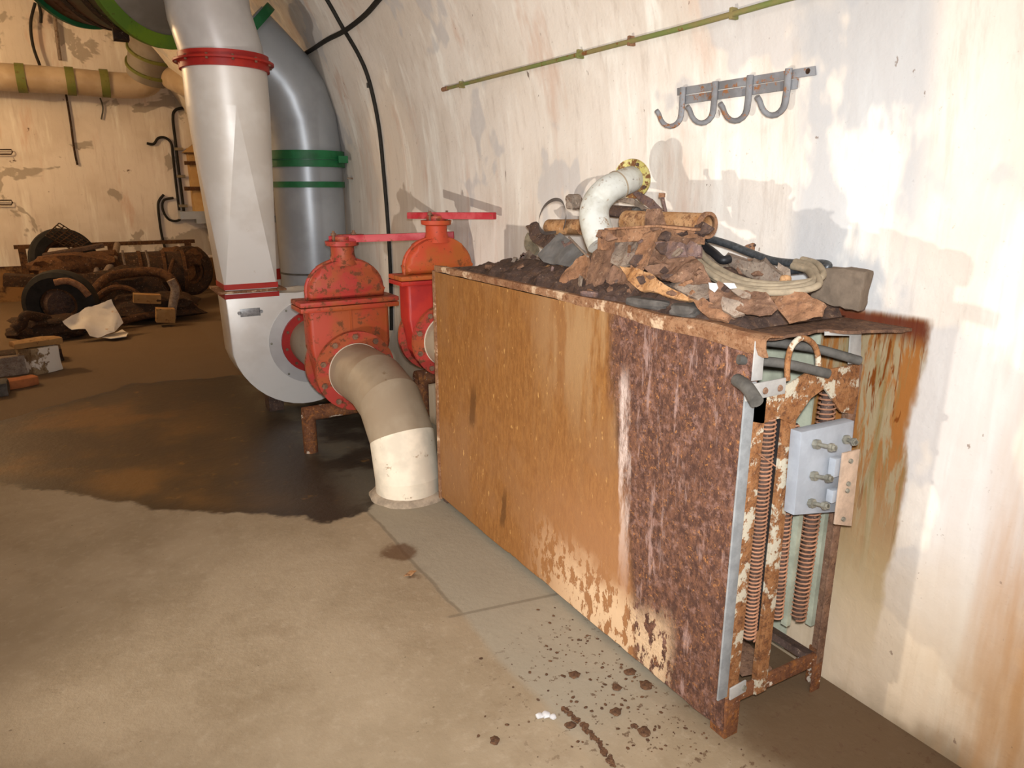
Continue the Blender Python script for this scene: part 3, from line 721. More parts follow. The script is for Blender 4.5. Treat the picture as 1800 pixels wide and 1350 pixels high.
# rusty tube
a, c2 = W(*A((905, 650)), x=1.60), W(*A((1490, 680)), x=1.62)
T = thing('rusty_tube', 'short rusty orange tube lying at the top right of the heap', 'pipe', (a.x, a.y, a.z - .04), SCR)
b = BM(); dv = (c2 - a).normalized(); lathe(b, ringp(.030, .036, 0, (c2 - a).length), a, dv, 32); part('tube_body', b, 'rust_bright', T)
b = BM(); lathe(b, ringp(.030, .040, 0, .014), c2 - dv * .01, dv, 32); part('collar', b, 'rust_orange', T)
S_('rust_plate', 'upright rusty tab in front of the rusty tube', 'scrap metal', 'rust', A, [(1055, 700), (1085, 580), (1170, 572), (1185, 700), (1110, 730)], 1.56, 20)
S_('rust_plate', 'purple brown strip leaning against the yellow flange', 'scrap metal', 'rust_purple', A, [(940, 430), (1000, 440), (1090, 490), (1175, 575), (1110, 585), (1010, 510)], 1.69, 15, 0, .008, .004)
S_('rust_plate', 'thin brown strip under the purple brown strip', 'scrap metal', 'rust_grey', A, [(835, 490), (960, 490), (1090, 570), (1050, 580), (950, 530), (840, 510)], 1.71, 15)
T0, T1 = W(*A((1160, 465)), x=1.66), W(*A((1192, 612)), x=1.65)
T = thing('long_bolt', 'upright rusty bolt sticking out of the heap right of the elbow pipe', 'bolt', T1, SCR)
b = BM(); cyl(b, T0, T1, .006, seg=10); part('shank', b, 'rust_purple', T)
b = BM(); cyl(b, T0 + V((0, 0, .008)), T0 - V((0, 0, .006)), .011, seg=6); part('bolt_head', b, 'rust_orange', T)
b = BM(); cyl(b, W(*A((780, 575)), x=1.72), W(*A((980, 590)), x=1.72), .022, seg=16); solo('rusty_bar', b, 'rust_dark', 'dark rusty bar behind the bend of the white elbow pipe', 'scrap metal', SCR)
scrap_lump('stone_lump', 'small grey stone between dark bar and rusty tube', 'stone', 'stone', A, (985, 590), (90, 90), 1.69, .05)
# right half (second crop frame)
scrap_lump('stone_lump', 'dark grey stone on the front edge of the heater', 'stone', 'stone', Bc, (105, 735), (210, 130), 1.42, .10, .2, .7)
S_('rust_plate', 'curved rusty scoop right of the dark grey stone', 'scrap metal', 'rust_orange', Bc, [(148, 655), (230, 660), (280, 690), (410, 760), (380, 800), (260, 785), (190, 720)], 1.415, 45, 0, .01, .012)
S_('rust_plate', 'wide rust sheet draped at the front below the cable coil', 'scrap metal', 'rust', Bc, [(270, 720), (280, 640), (330, 530), (480, 570), (650, 600), (730, 700), (690, 760), (620, 795), (480, 755), (330, 735)], 1.44, 45, 0, .008, .022)
S_('rust_plate', 'tan rust sheet at the right end of the heap', 'scrap metal', 'rust_orange', Bc, [(680, 625), (800, 620), (945, 630), (1070, 700), (1040, 770), (930, 795), (800, 805), (740, 730)], 1.50, 50, 0, .008, .02)
S_('rust_plate', 'brown sheet half hidden behind the left loop of the cable coil', 'scrap metal', 'rust', Bc, [(-10, 400), (130, 380), (230, 460), (260, 530), (170, 540), (20, 545)], 1.49, 45, 0, .008, .015)
S_('foil_scrap', 'small white scrap poking out left of the wide rust sheet', 'scrap', 'white_scrap', Bc, [(258, 535), (312, 540), (322, 570), (298, 602), (265, 580)], 1.43, 20, 0, .002, .004)
S_('foil_scrap', 'white flake tucked under the cable coil above the wide rust sheet', 'scrap', 'white_scrap', Bc, [(360, 540), (440, 545), (455, 575), (410, 582)], 1.47, 30, 0, .002, .004)
# cast bracket
b = BM(); _k = [W(*Bc(p), x=1.64) for p in ((345, 385), (380, 340), (430, 370), (520, 400), (560, 380), (600, 410), (640, 375), (670, 430), (765, 480), (745, 540), (620, 530), (520, 500))]
prism(b, _k, (.03, .02, .004), .004); solo('cast_bracket', b, 'rust_grey', 'tan cast bracket with ears lying inside the cable coil', 'bracket', SCR)
scrap_lump('rusty_nut', 'orange rusty nut at the right end of the cast bracket', 'nut', 'rust_bright', Bc, (785, 512), (66, 60), 1.63, .03, .1, .3)
S_('rust_plate', 'small pointed plate standing behind the black hose', 'scrap metal', 'rust_orange', Bc, [(490, 310), (530, 275), (568, 262), (562, 320)], 1.73, 10)
# cable coil: three windings
def loop_pts(off):
    raw = [((170, 250), 1.64), ((138, 310), 1.60), ((165, 400), 1.55), ((260, 480), 1.52), ((430, 560), 1.50), ((620, 590), 1.51), ((800, 585), 1.54), ((940, 560), 1.58), ((985, 520), 1.62), ((940, 450), 1.68), ((840, 420), 1.70)]
    return [W(*Bc((p[0] + off[0], p[1] + off[1])), x=x + off[2]) for p, x in raw]
T = thing('cable_coil', 'dusty beige cable wound in a loose coil on the right of the heap', 'cable', loop_pts((0, 0, 0))[4] - V((0, 0, .02)), SCR)
for off, r_ in (((0, 0, 0), .0115), ((14, -26, .022), .0105), ((34, 12, -.018), .009), ((60, -44, .04), .009)):
    b = BM(); tube(b, smooth_path(loop_pts(off), 8), r_, 10); part('winding', b, 'cable', T)
hp = [((170, 235), 1.66), ((240, 230), 1.67), ((400, 275), 1.69), ((540, 330), 1.71), ((700, 385), 1.725), ((900, 405), 1.735), ((1040, 405), 1.73), ((1078, 422), 1.72), ((1030, 440), 1.715), ((880, 445), 1.71), ((720, 468), 1.70)]
T = thing('flexible_hose', 'long dark braided hose lying along the back of the heap', 'hose', W(*Bc((540, 330)), x=1.71) - V((0, 0, .02)), SCR)
b = BM(); P_ = smooth_path([W(*Bc(p), x=x) for p, x in hp], 8); tube(b, P_, .0115, 14); part('hose_body', b, 'hose', T)
b = BM(); tube(b, P_[:10], .0145, 14); part('rubber_sleeve', b, 'black', T)
b = BM(); tube(b, smooth_path([W(*Bc(p), x=x) for p, x in (((200, 265), 1.63), ((290, 330), 1.61), ((350, 380), 1.60), ((400, 370), 1.62))], 6), .013, 12)
solo('rubber_pipe', b, 'black', 'short black rubber pipe inside the left loop of the cable coil', 'hose', SCR)
# concrete brick standing by the wall
bq = [W(*Bc(p), x=1.70) for p in ((1035, 438), (1180, 438), (1338, 462), (1318, 560), (1280, 735), (1120, 700), (945, 640), (990, 540))]
b = BM(); prism(b, bq, (.055, .012, 0), .006)
bmesh.ops.triangulate(b, faces=[f for f in b.faces if len(f.verts) > 4])
bmesh.ops.subdivide_edges(b, edges=list(b.edges), cuts=3, use_grid_fill=True)
for v in b.verts: v.co += V((noise.noise(v.co * 40), noise.noise(v.co * 40 + V((9, 9, 9))), noise.noise(v.co * 40 + V((5, 1, 3))))) * .004
clampv(b, 1.158)
solo('concrete_brick', b, 'brick', 'rough brown concrete brick at the right end of the heap by the wall', 'brick', SCR)

# small fragments lodged in the gaps of the heap
fr_ = random.Random(21)
mats_ = ['rust', 'rust_dark', 'rust_grey', 'rust_orange', 'rust_purple', 'rust_dark', 'rust']
bpy.context.view_layer.update()
dg_ = bpy.context.evaluated_depsgraph_get()
spots_ = []
while len(spots_) < 44:                       # where the heap's surface can be reached from above and in front
    px = fr_.uniform(900, 1440); py = fr_.uniform(400, 560)
    ok_, hit, nrm, _i, ob_, _m = SC.ray_cast(dg_, EYE, ray(px, py).normalized())
    if ok_ and 1.17 < hit.z < 1.42 and 1.40 < hit.x < 1.74 and 1.2 < hit.y < 2.8 and ob_.name.split('.')[0] in ('rust_rubble', 'rust_plate', 'metal_sheet', 'angle_iron', 'rubble_lump', 'rust_block', 'cast_bracket') and all((hit - q).length > .035 for q in spots_):
        spots_.append(hit.copy())
for i, h_ in enumerate(spots_):
    x, y, z = h_ + V((0, 0, .004)); L = fr_.uniform(.014, .042); a0 = fr_.uniform(0, 6.28)
    n_ = V((-fr_.uniform(.5, 1), fr_.uniform(-.6, .6), fr_.uniform(.2, 1))).normalized(); u_ = n_.cross(V((fr_.uniform(-.3, .3), 1, fr_.uniform(-.6, .6)))).normalized(); v_ = n_.cross(u_)
    m_ = fr_.choice((4, 5, 6, 7)); asp = fr_.uniform(.3, .75)
    poly = [V((x, y, z)) + (u_ * math.cos(a0 + 6.28 * j / m_) * asp + v_ * math.sin(a0 + 6.28 * j / m_)) * L * fr_.uniform(.6, 1.1) for j in range(m_)]
    q = BM(); sheet(q, poly, fr_.uniform(.006, .014), .010, .012, 22, 0, 200 + i); clampv(q)
    solo('rust_fragment', q, mats_[i % 7], 'small loose rusty fragment lodged among the larger plates of the heap', 'scrap metal', 'small rust fragments in the heap')

# ================================================================== THINGS ON THE RIGHT WALL
# hook rail
T = thing('hook_rail', 'iron rail with four rusty coat hooks on the plaster wall', 'coat rack', (1.80, 1.70, 1.75))
XR = 1.800
def bar(ptsA, ptsB): # strip from left to right given (top,bottom) pixels
    q = BM(); pr = [W(*ptsA[0], x=XR), W(*ptsB[0], x=XR), W(*ptsB[1], x=XR), W(*ptsA[1], x=XR)]
    prism(q, pr, (.006, 0, 0), .001); return q
part('rail', bar(((1190, 155), (1190, 168)), ((1432, 116), (1433, 132))), 'hook', T)
part('rail', bar(((1194, 170), (1194, 184)), ((1402, 138), (1400, 156))), 'hook', T)
b = BM(); cyl(b, W(1420, 125, x=XR), W(1420, 125, x=XR) + V((.05, 0, 0)), .008, seg=10); cyl(b, W(1200, 165, x=XR), W(1200, 165, x=XR) + V((.05, 0, 0)), .008, seg=10)
part('wall_pin', b, 'rust', T)
for px, y0_, yb, tipx, tipy in ((1200, 153, 222, 1168, 206), (1257, 143, 216, 1217, 198), (1318, 132, 212, 1280, 193), (1386, 120, 202, 1344, 182)):
    top = W(px, y0_, x=XR - .008); zb = W(px - 14, yb, x=XR - .03).z; tip = W(tipx, tipy, x=XR - .075)
    yv = top.y
    R_ = .034
    pts = [V((XR - .006, yv, top.z)), V((XR - .006, yv, zb + R_ + .03)), V((XR - .006, yv + .002, zb + R_))] + [V((XR - .006 - R_ + R_ * math.cos(a), yv + .004 + .004 * i, zb + R_ - R_ * math.sin(a))) for i, a in enumerate([math.pi * j / 8 for j in range(1, 8)])] + [V((XR - .006 - 2 * R_ - .003, yv + .034, zb + R_ + .006)), V((XR - .006 - 2 * R_ - .012, yv + .036, zb + R_ + .016))]
    q = BM(); tube(q, pts, .0105, 12, sx=1.1, sy=.75)
    part('hook', q, 'hook', T)
# olive conduit
T = thing('wall_conduit', 'thin olive green conduit running along the upper plaster wall', 'conduit', (1.75, 2.2, 2.0))
def vx(z): return XC + math.sqrt(max(0, RV * RV - max(0, z - ZS) ** 2))
def onwall(px, py, off=.0):
    d = ray(px, py); t = 1.0
    for _ in range(60):
        p = EYE + d * t
        t += (vx(p.z) - off - p.x) / max(.25, d.x) * .6
    return EYE + d * t
cp = [onwall(px, py, .02) for px, py in ((780, 157), (900, 126), (1010, 98), (1110, 72), (1200, 49), (1290, 24), (1375, 0), (1470, -24), (1580, -52))]
b = BM(); tube(b, smooth_path(cp, 4), .0085, 10); part('pipe', b, 'conduit', T)
for px, py in ((812, 149), (1020, 95), (1110, 72), (1290, 24)):
    p = onwall(px, py, .012); b = BM(); box(b, p, (.03, .012, .032), bev=.002); part('clip', b, 'rust_orange' if px == 1110 else 'conduit', T)
b = BM(); cyl(b, cp[0] + V((0, .012, 0)), cp[0] - V((0, .05, 0)), .011, seg=10); part('end_cap', b, 'rust_orange', T, 'rusty end piece')
# black cables
cp = [onwall(px, py, .012) for px, py in ((545, -45), (575, 0), (602, 48), (628, 92), (645, 130), (657, 175), (667, 230), (674, 300), (680, 370), (684, 430), (687, 500), (688, 580))]
T = thing('vault_cable', 'long black cable running down the vault behind the red valves', 'cable', cp[-1])
b = BM(); tube(b, smooth_path(cp, 4), .013, 10); part('cable_body', b, 'black_cable', T)
for px, py in ((649, 150), (683, 415)):
    b = BM(); box(b, onwall(px, py, .01), (.03, .018, .03), bev=.002); part('clip', b, 'rubber', T)
cp = [onwall(px, py, .02) for px, py in ((690, -30), (665, 0), (640, 28), (606, 54), (575, 70), (550, 86), (520, 104))]
b = BM(); tube(b, smooth_path(cp, 4), .015, 10); solo('overhead_cable', b, 'black_cable', 'short black cable crossing over the long one near the ceiling', 'cable')

# ================================================================== VALVES
def gate_valve(name, label, c, s, mats, lever, group):
    """c = centre of the bore, axis along Y"""
    mb, md, mf = mats
    c = V(c); T = thing(name, label, 'valve', (c.x, c.y, c.z - .23 * s), group)
    def P(x, z, y=0): return c + V((x * s, y * s, z * s))
    # body with round bottom and straight shoulders
    out = [P(.205 * math.cos(a), .205 * math.sin(a), -.075) for a in [math.radians(d) for d in range(195, 346, 10)]]
    out += [P(.212, .06, -.075), P(.235, .14, -.075), P(.235, .365, -.075), P(-.235, .365, -.075), P(-.235, .14, -.075), P(-.212, .06, -.075)]
    q = BM(); prism(q, out, V((0, .15 * s, 0)), .022 * s, 3); part('body', q, mb, T)
    q = BM(); box(q, P(0, .25, -.076), (.012 * s, .006 * s, .22 * s)); part('casting_rib', q, mb, T)
    for z0 in (.367, .398):
        q = BM(); box(q, P(0, z0, 0), (.575 * s, .215 * s, .028 * s), bev=.008 * s); part('bonnet_flange', q, md if z0 > .38 else mb, T)
    dome = [P(.222, .412, -.06)] + [P(.222 * math.cos(a), .46 + .17 * math.sin(a), -.06) for a in [math.pi * i / 18 for i in range(19)]] + [P(-.222, .412, -.06)]
    q = BM(); prism(q, dome, V((0, .12 * s, 0)), .03 * s, 4); part('bonnet', q, md, T)
    q = BM(); rim = [p + V((0, .06 * s, 0)) for p in dome]
    tube(q, rim, .012 * s, 8); part('rim', q, md, T)
    q = BM(); lathe(q, [(.0, .60), (.085, .60), (.072, .635), (.066, .66), (.066, .70), (.092, .708), (.095, .732), (.0, .732)], c * 1.0 + V((0, 0, 0)), (0, 0, 1), 28)
    bmesh.ops.scale(q, vec=(s, s, s), space=Matrix.Translation(-c), verts=list(q.verts)); part('neck', q, md, T)
    q = BM(); cyl(q, P(0, .73), P(0, .758), .06 * s, seg=20); box(q, P(.05, .752), (.15 * s, .05 * s, .03 * s), bev=.004 * s); part('gland', q, mf, T)
    for dx in (-.055, .06):
        q = BM(); cyl(q, P(dx, .73, -.03), P(dx, .79, -.03), .008 * s, seg=8); cyl(q, P(dx, .765, -.03), P(dx, .778, -.03), .015 * s, seg=6); part('stud', q, 'rust', T)
    # lever
    a, e = V(lever[0]), V(lever[1]); L = (e - a).length; R_ = (e - a).to_track_quat('X', 'Z').to_matrix()
    q = BM(); box(q, (a + e) / 2, (L, .034 * s, .04 * s), R_, .004); part('lever', q, 'lever_red', T, 'flat red lever')
    # flanges and bolts
    for sg in (-1, 1):
        q = BM(); lathe(q, ringp(.150, .232, 0, .034), V((0, 0, 0)), (0, sg, 0), 44)
        bmesh.ops.scale(q, vec=(s, s, s), verts=list(q.verts)); bmesh.ops.translate(q, verts=list(q.verts), vec=P(0, 0, sg * .095))
        f = part('flange', q, mf, T)
        q = BM(); lathe(q, ringp(.150, .185, 0, .03), V((0, 0, 0)), (0, sg, 0), 40)
        bmesh.ops.scale(q, vec=(s, s, s), verts=list(q.verts)); bmesh.ops.translate(q, verts=list(q.verts), vec=P(0, 0, sg * .068)); part('collar', q, mb, T)
        if sg < 0:
            for i in range(10):
                t = 2 * math.pi * (i + .5) / 10; p = P(.203 * math.cos(t), .203 * math.sin(t), -.129)
                q = BM(); cyl(q, p, p + V((0, -.012 * s, 0)), .017 * s, seg=6); part('bolt', q, 'rust', f)
    return T
VA, VB = V((1.265, 4.0, .485)), V((1.63, 3.52, .71))
gate_valve('gate_valve', 'nearer orange red gate valve joined to the white blower', VA, 1.0, ('valve', 'valve_red', 'valve_red'), ((1.20, 4.02, 1.225), (1.80, 3.655, 1.25)), 'gate valves')
gate_valve('gate_valve', 'second gate valve with rusty orange dome, half hidden behind the heater', VB, .86, ('red', 'valve_rusty', 'valve_red'), ((1.55, 3.70, 1.36), (1.79, 3.17, 1.37)), 'gate valves')

# outlet elbows into the floor
def floor_elbow(name, label, v, y_flange, y_down, r, R, split, group):
    zc = v.z
    T = thing(name, label, 'pipe', (v.x, y_down, 0), group)
    c0 = V((v.x, y_down + R, zc - R))
    up = [V((v.x, y_down, 0)), V((v.x, y_down, zc - R))]
    ar = arc(c0, (0, -1, 0), (0, 0, 1), R, 0, math.pi / 2, 3)
    pts = [up[0]] + ar + [V((v.x, y_flange, zc))]
    # mitred segments
    pl = []
    for i, p in enumerate(pts):
        if i == 0: nrm = (pts[1] - pts[0]).normalized()
        elif i == len(pts) - 1: nrm = (pts[-1] - pts[-2]).normalized()
        else: nrm = ((pts[i] - pts[i - 1]).normalized() + (pts[i + 1] - pts[i]).normalized()).normalized()
        pl.append(nrm)
    def ring(q, i, seg, seg_n=40):
        dirv = (pts[seg + 1] - pts[seg]).normalized(); a = V((1, 0, 0)); bq_ = dirv.cross(a).normalized(); out = []
        for j in range(seg_n):
            t = 2 * math.pi * j / seg_n; o_ = (a * math.cos(t) + bq_ * math.sin(t)) * r
            k = (pts[i] - (pts[i] + o_)).dot(pl[i]) / dirv.dot(pl[i])
            out.append(q.verts.new(pts[i] + o_ + dirv * k))
        return out
    for sgm in range(len(pts) - 1):
        q = BM(); A_, B_ = ring(q, sgm, sgm), ring(q, sgm + 1, sgm); n_ = len(A_)
        for j in range(n_): q.faces.new((A_[j], A_[(j + 1) % n_], B_[(j + 1) % n_], B_[j]))
        if sgm == 0: q.faces.new(A_)
        part('pipe_segment', q, 'pipe_pale' if sgm < split else 'pipe_beige', T, 'paler bottom length' if sgm == 0 else None)
    q = BM(); lathe(q, [(r - .01, -.01), (r + .035, 0), (r + .018, .022), (r - .01, .03)], V((v.x, y_down, 0)), (0, 0, 1), 36)
    for vv in q.verts: vv.co += V((noise.noise(vv.co * 18), noise.noise(vv.co * 18 + V((4, 4, 4))), 0)) * .012
    part('grout_collar', q, 'grout', T)
    q = BM(); lathe(q, ringp(r - .004, r + .0025, 0, .008), V((v.x, y_flange, zc)), (0, -1, 0), 40); part('weld_seam', q, 'pipe_pale', T)
floor_elbow('floor_pipe', 'large beige segmented pipe bending from the nearer valve into the floor', VA, VA.y - .132, 3.16, .163, .40, 2, 'pipes from valve to floor')
floor_elbow('floor_pipe', 'beige pipe from the second valve, mostly behind the heater', VB, VB.y - .112, 3.17, .14, .19, 1, 'pipes from valve to floor')

# valve stands
def stand(label, x0, x1, y, z, group):
    T = thing('pipe_stand', label, 'stand', ((x0 + x1) / 2, y, 0), group)
    r = .043
    q = BM(); tube(q, [V((x0 - .03, y, z - r)), V((x1 + .03, y, z - r))], r, 18); part('crossbar', q, 'rust_paint2', T)
    for x in (x0, x1):
        q = BM(); tube(q, [V((x, y, 0)), V((x, y, z - r))], r * .95, 18); part('leg', q, 'rust_paint2', T)
stand('rusty tube stand under the nearer gate valve', 1.00, 1.40, VA.y, VA.z - .207, 'valve stands')
stand('rusty tube stand under the second gate valve', 1.52, 1.76, VB.y + .02, VB.z - .18, 'valve stands')

# ================================================================== WHITE BLOWER AND ITS DUCT
FC = V((1.265, 4.78, .50)); FD = .30
T = thing('blower', 'white centrifugal blower with a round inlet behind the nearer valve', 'blower', (1.15, 4.93, 0))
sc_ = []
for dg in range(105, -256, -8):
    t = math.radians(dg)
    # radius grows anticlockwise from the tongue at 105 deg round to the outlet at 180
    k = (105 - dg) / 285.0
    rr = .34 + .19 * min(1, k) ** 2
    if dg < -180: break
    sc_.append(V((FC.x + rr * math.cos(t), FC.y, FC.z + rr * math.sin(t))))
xo = FC.x - .53
pts = sc_ + [V((xo, FC.y, .86)), V((xo + .33, FC.y, .86)), V((xo + .33, FC.y, FC.z + .335))]
b = BM(); prism(b, pts, V((0, FD, 0)), .006, 2); part('scroll', b, 'duct_white', T)
b = BM(); lathe(b, ringp(.20, .29, 0, .008), FC, (0, -1, 0), 48); ip = part('inlet_plate', b, 'duct_pale', T)
for i in range(7):
    t = math.radians(75 + 51.4 * i); p = FC + V((.275 * math.cos(t), -.006, .275 * math.sin(t)))
    b = BM(); cyl(b, p, p + V((0, -.006, 0)), .008, seg=8); part('rivet', b, 'brass', ip)
b = BM(); lathe(b, ringp(.155, .212, 0, .022), FC + V((0, -.006, 0)), (0, -1, 0), 44); rg = part('inlet_ring', b, 'red', T, 'red bolted ring')
for i in range(10):
    t = 2 * math.pi * (i + .3) / 10; p = FC + V((.186 * math.cos(t), -.028, .186 * math.sin(t)))
    b = BM(); cyl(b, p, p + V((0, -.008, 0)), .010, seg=6); part('bolt', b, 'rust', rg)
b = BM(); cyl(b, FC + V((0, -.02, 0)), V((FC.x, VA.y + .135, FC.z - .015)), .160, seg=40); part('inlet_pipe', b, 'pipe_beige', T, 'short beige inlet pipe')
b = BM(); box(b, (xo + .165, FC.y + FD / 2, .868), (.42, FD + .08, .014), bev=.002); part('outlet_flange', b, 'rust_lip', T)
b = BM(); box(b, (xo + .165, FC.y + FD / 2, .838), (.338, FD + .008, .030)); part('red_band', b, 'red', T)
p = W(440, 549, y=FC.y); b = BM(); box(b, p, (.125, .006, .052), bev=.002); npl = part('nameplate', b, 'plate', T, 'small grey nameplate')
for dx in (-.068, .068):
    b = BM(); cyl(b, p + V((dx, .002, 0)), p + V((dx, -.003, 0)), .012, seg=10); part('lug', b, 'plate', npl)
b = BM(); lathe(b, ringp(.30, .34, 0, .02), FC + V((0, FD + .02, 0)), (0, -1, 0), 36); part('back_rim', b, 'base_brown', T)
for x in (1.02, 1.45):
    b = BM(); box(b, (x, 5.0, .05), (.10, .14, .16), bev=.006); part('foot', b, 'rust_dark', T)
b = BM(); cyl(b, (1.265, 5.08, .5), (1.265, 5.42, .5), .15, seg=28); part('motor', b, 'duct_grey', T)
# duct above: square to round
T = thing('white_duct', 'white riser duct above the blower, square below and round above', 'duct', (xo + .165, FC.y + FD / 2, .876))
DC = V((.90, FC.y + .17, 0)); RD = .245
b = BM(); NS = 48; rings = []
x0, x1, ya, yb_ = xo + .005, xo + .325, FC.y + .004, FC.y + FD - .004
rcx, rcy, hw, hh = (x0 + x1) / 2, (ya + yb_) / 2, (x1 - x0) / 2, (yb_ - ya) / 2
ZA, ZB = .876, 1.98
cor = [(x1, yb_), (x0, yb_), (x0, ya), (x1, ya)]
NQ = 12
def circ(q, z=ZB): return V((DC.x + RD * math.cos(q), DC.y + RD * math.sin(q), z))
for ci in range(4):
    cp_ = V((cor[ci][0], cor[ci][1], ZA)); nx = V((cor[(ci + 1) % 4][0], cor[(ci + 1) % 4][1], ZA))
    q0 = ci * math.pi / 2
    av = [b.verts.new(circ(q0 + math.pi / 2 * i / NQ)) for i in range(NQ + 1)]; apex = b.verts.new(cp_)
    for i in range(NQ): b.faces.new((apex, av[i], av[i + 1]))
    b.faces.new([b.verts.new(cp_), b.verts.new(nx), b.verts.new(circ(q0 + math.pi / 2))][::-1])
b.faces.new([b.verts.new((x, y, ZA)) for x, y in cor])
bmesh.ops.recalc_face_normals(b, faces=list(b.faces))
part('duct_transition', b, 'duct_white', T, 'square to round section with flat triangular faces')
b = BM(); cyl(b, (DC.x, DC.y, ZB - .002), (DC.x, DC.y, 2.24), RD, seg=48); part('duct_body', b, 'duct_white', T)
b = BM(); box(b, (rcx, rcy, .898), (2 * hw + .014, 2 * hh + .014, .034)); part('red_band', b, 'red', T)
b = BM(); lathe(b, ringp(RD - .01, RD + .016, 0, .04), V((DC.x, DC.y, 2.195)), (0, 0, 1), 48); lathe(b, ringp(RD - .01, RD + .045, 0, .012), V((DC.x, DC.y, 2.235)), (0, 0, 1), 48); part('red_flange', b, 'red', T, 'red bolted flange ring')
for i in range(12):
    t = 2 * math.pi * i / 12; p = V((DC.x + (RD + .03) * math.cos(t), DC.y + (RD + .03) * math.sin(t), 2.225))
    b = BM(); cyl(b, p, p + V((0, 0, .03)), .008, seg=6); part('bolt', b, 'rust', T)
# overhead elbow from the riser to the drum
DA, DB = V((.66, 5.42, 2.95)), V((.25, 6.05, 3.06))
dax = (DB - DA).normalized()
T = thing('duct_elbow', 'pale elbow duct rising from the red flange towards the overhead drum', 'duct', (DC.x, DC.y, 2.247))
tip = DA - dax * .34
pts = [V((DC.x, DC.y, 2.247)), V((DC.x - .005, DC.y, 2.29)), V((DC.x - .055, DC.y + .01, 2.50)), V((DC.x - .06, DC.y + .05, 2.70)), tip + V((.02, -.03, -.06)), tip]
b = BM(); tube(b, pts, RD - .005, 44); part('duct_body', b, 'duct_pale', T)
b = BM(); lathe(b, ringp(RD - .01, RD + .016, 0, .035), V((DC.x, DC.y, 2.249)), (0, 0, 1), 48); part('red_band', b, 'red', T)
b = BM(); tube(b, [tip - dax * .02, tip + dax * .06, DA - dax * .06, DA], [RD + .01, RD + .03, .44, .50], 48); part('reducer', b, 'duct_dark', T, 'grey cone widening to the drum')
# drum
T = thing('filter_drum', 'big dark green and brown drum hanging from the vault at upper left', 'drum', ((DA + DB) / 2) - V((0, 0, .55)))
b = BM(); tube(b, [DA + dax * .005, DB], [.525, .47], 56); part('drum_body', b, 'drum', T)
b = BM(); lathe(b, ringp(.49, .575, -.02, .02), DA, dax, 56); part('flange', b, 'lime', T, 'lime green flange')
b = BM(); lathe(b, ringp(.44, .50, -.02, .02), DB, dax, 56); part('flange', b, 'green', T)
for k_ in (.3, .62):
    b = BM(); lathe(b, ringp(.48, .532 - .055 * k_, -.03, .03), DA.lerp(DB, k_), dax, 56); part('band', b, 'far_dark', T)
p = DA.lerp(DB, .62); b = BM(); box(b, p + V((0, -.12, -.53)), (.09, .09, .10)); part('drain_lug', b, 'far_dark', T)
for k_ in (.25, .75):
    p = DA.lerp(DB, k_); b = BM(); cyl(b, p + V((0, 0, .48)), (p.x, p.y, ZS + math.sqrt(RV ** 2 - (p.x - XC) ** 2)), .014, seg=8); part('hanger', b, 'far_dark', T)
# tags of cable hanging by the drum
for pp, lab in ((((62, 5), (54, 40), (58, 80), (70, 115)), 'thin dark cable hanging left of the green drum'), (((68, 5), (72, 25), (72, 40)), 'short cable end hanging next to the long thin one')):
    b = BM(); tube(b, smooth_path([W(px, py, y=YF - .12) for px, py in pp], 5), .018, 8); solo('hanging_cable', b, 'black_cable', lab, 'cable')

# ================================================================== GREY PIPE BEHIND
GP = V((1.545, 5.62, 0)); RG = .258
T = thing('grey_pipe', 'thick grey pipe with green clamp bands rising behind the white duct', 'pipe', GP)
dgo = V((-.66, .0, .75)).normalized()
pts = [GP, GP + V((0, 0, 1.80))] + [GP + V((0, 0, 1.80)) + V((-.30 * (1 - math.cos(t)), 0, .55 * math.sin(t))) for t in (.35, .7, 1.0)]
e_ = pts[-1]; dd_ = V((-.62, 0, .60)).normalized(); pts += [e_ + dd_ * .2, e_ + dd_ * .40]
b = BM(); tube(b, pts, RG, 44); part('pipe_body', b, 'duct_grey', T)
for z, w_, m_ in ((1.655, .05, 'green'), (1.715, .055, 'green')):
    b = BM(); lathe(b, ringp(RG - .01, RG + .022, 0, w_), V((GP.x, GP.y, z)), (0, 0, 1), 48); part('clamp_band', b, m_, T)
b = BM(); lathe(b, ringp(RG - .01, RG + .034, 0, .008), V((GP.x, GP.y, 1.707)), (0, 0, 1), 48); box(b, (GP.x + .2, GP.y - .24, 1.71), (.07, .04, .05)); part('flange', b, 'green', T)
b = BM(); lathe(b, ringp(RG - .01, RG + .012, 0, .042), V((GP.x, GP.y, 1.51)), (0, 0, 1), 48); cb = part('clamp_band', b, 'green', T)
b = BM(); tube(b, [W(610, 313, y=5.45), W(652, 317, y=5.38)], .006, 8); part('tie_rod', b, 'rust_grey', cb)
b = BM(); lathe(b, ringp(RG - .01, RG + .004, 0, .014), V((GP.x, GP.y, .87)), (0, 0, 1), 48); part('hoop', b, 'rubber', T)
p = e_ + dd_ * .36; b = BM(); lathe(b, ringp(RG - .01, RG + .05, -.03, .03), p, dd_, 44); part('flange', b, 'green', T)
# white column with red bands
p = W(486, 600, y=7.0); T = thing('painted_column', 'slim white column with red bands between the white duct and grey pipe', 'pipe', (p.x, 7.0, 0))
b = BM(); cyl(b, (p.x, 7.0, 0), (p.x, 7.0, 1.9), .12, seg=28); part('column_body', b, 'duct_white', T)
for py in (482, 326):
    q = W(486, py, y=6.88); b = BM(); lathe(b, ringp(.11, .128, -.05, .05), V((p.x, 7.0, q.z)), (0, 0, 1), 28); part('red_band', b, 'red', T)
q = W(486, 385, y=6.88); b = BM(); lathe(b, ringp(.11, .15, -.03, .03), V((p.x, 7.0, q.z)), (0, 0, 1), 28); part('collar', b, 'duct_grey', T)

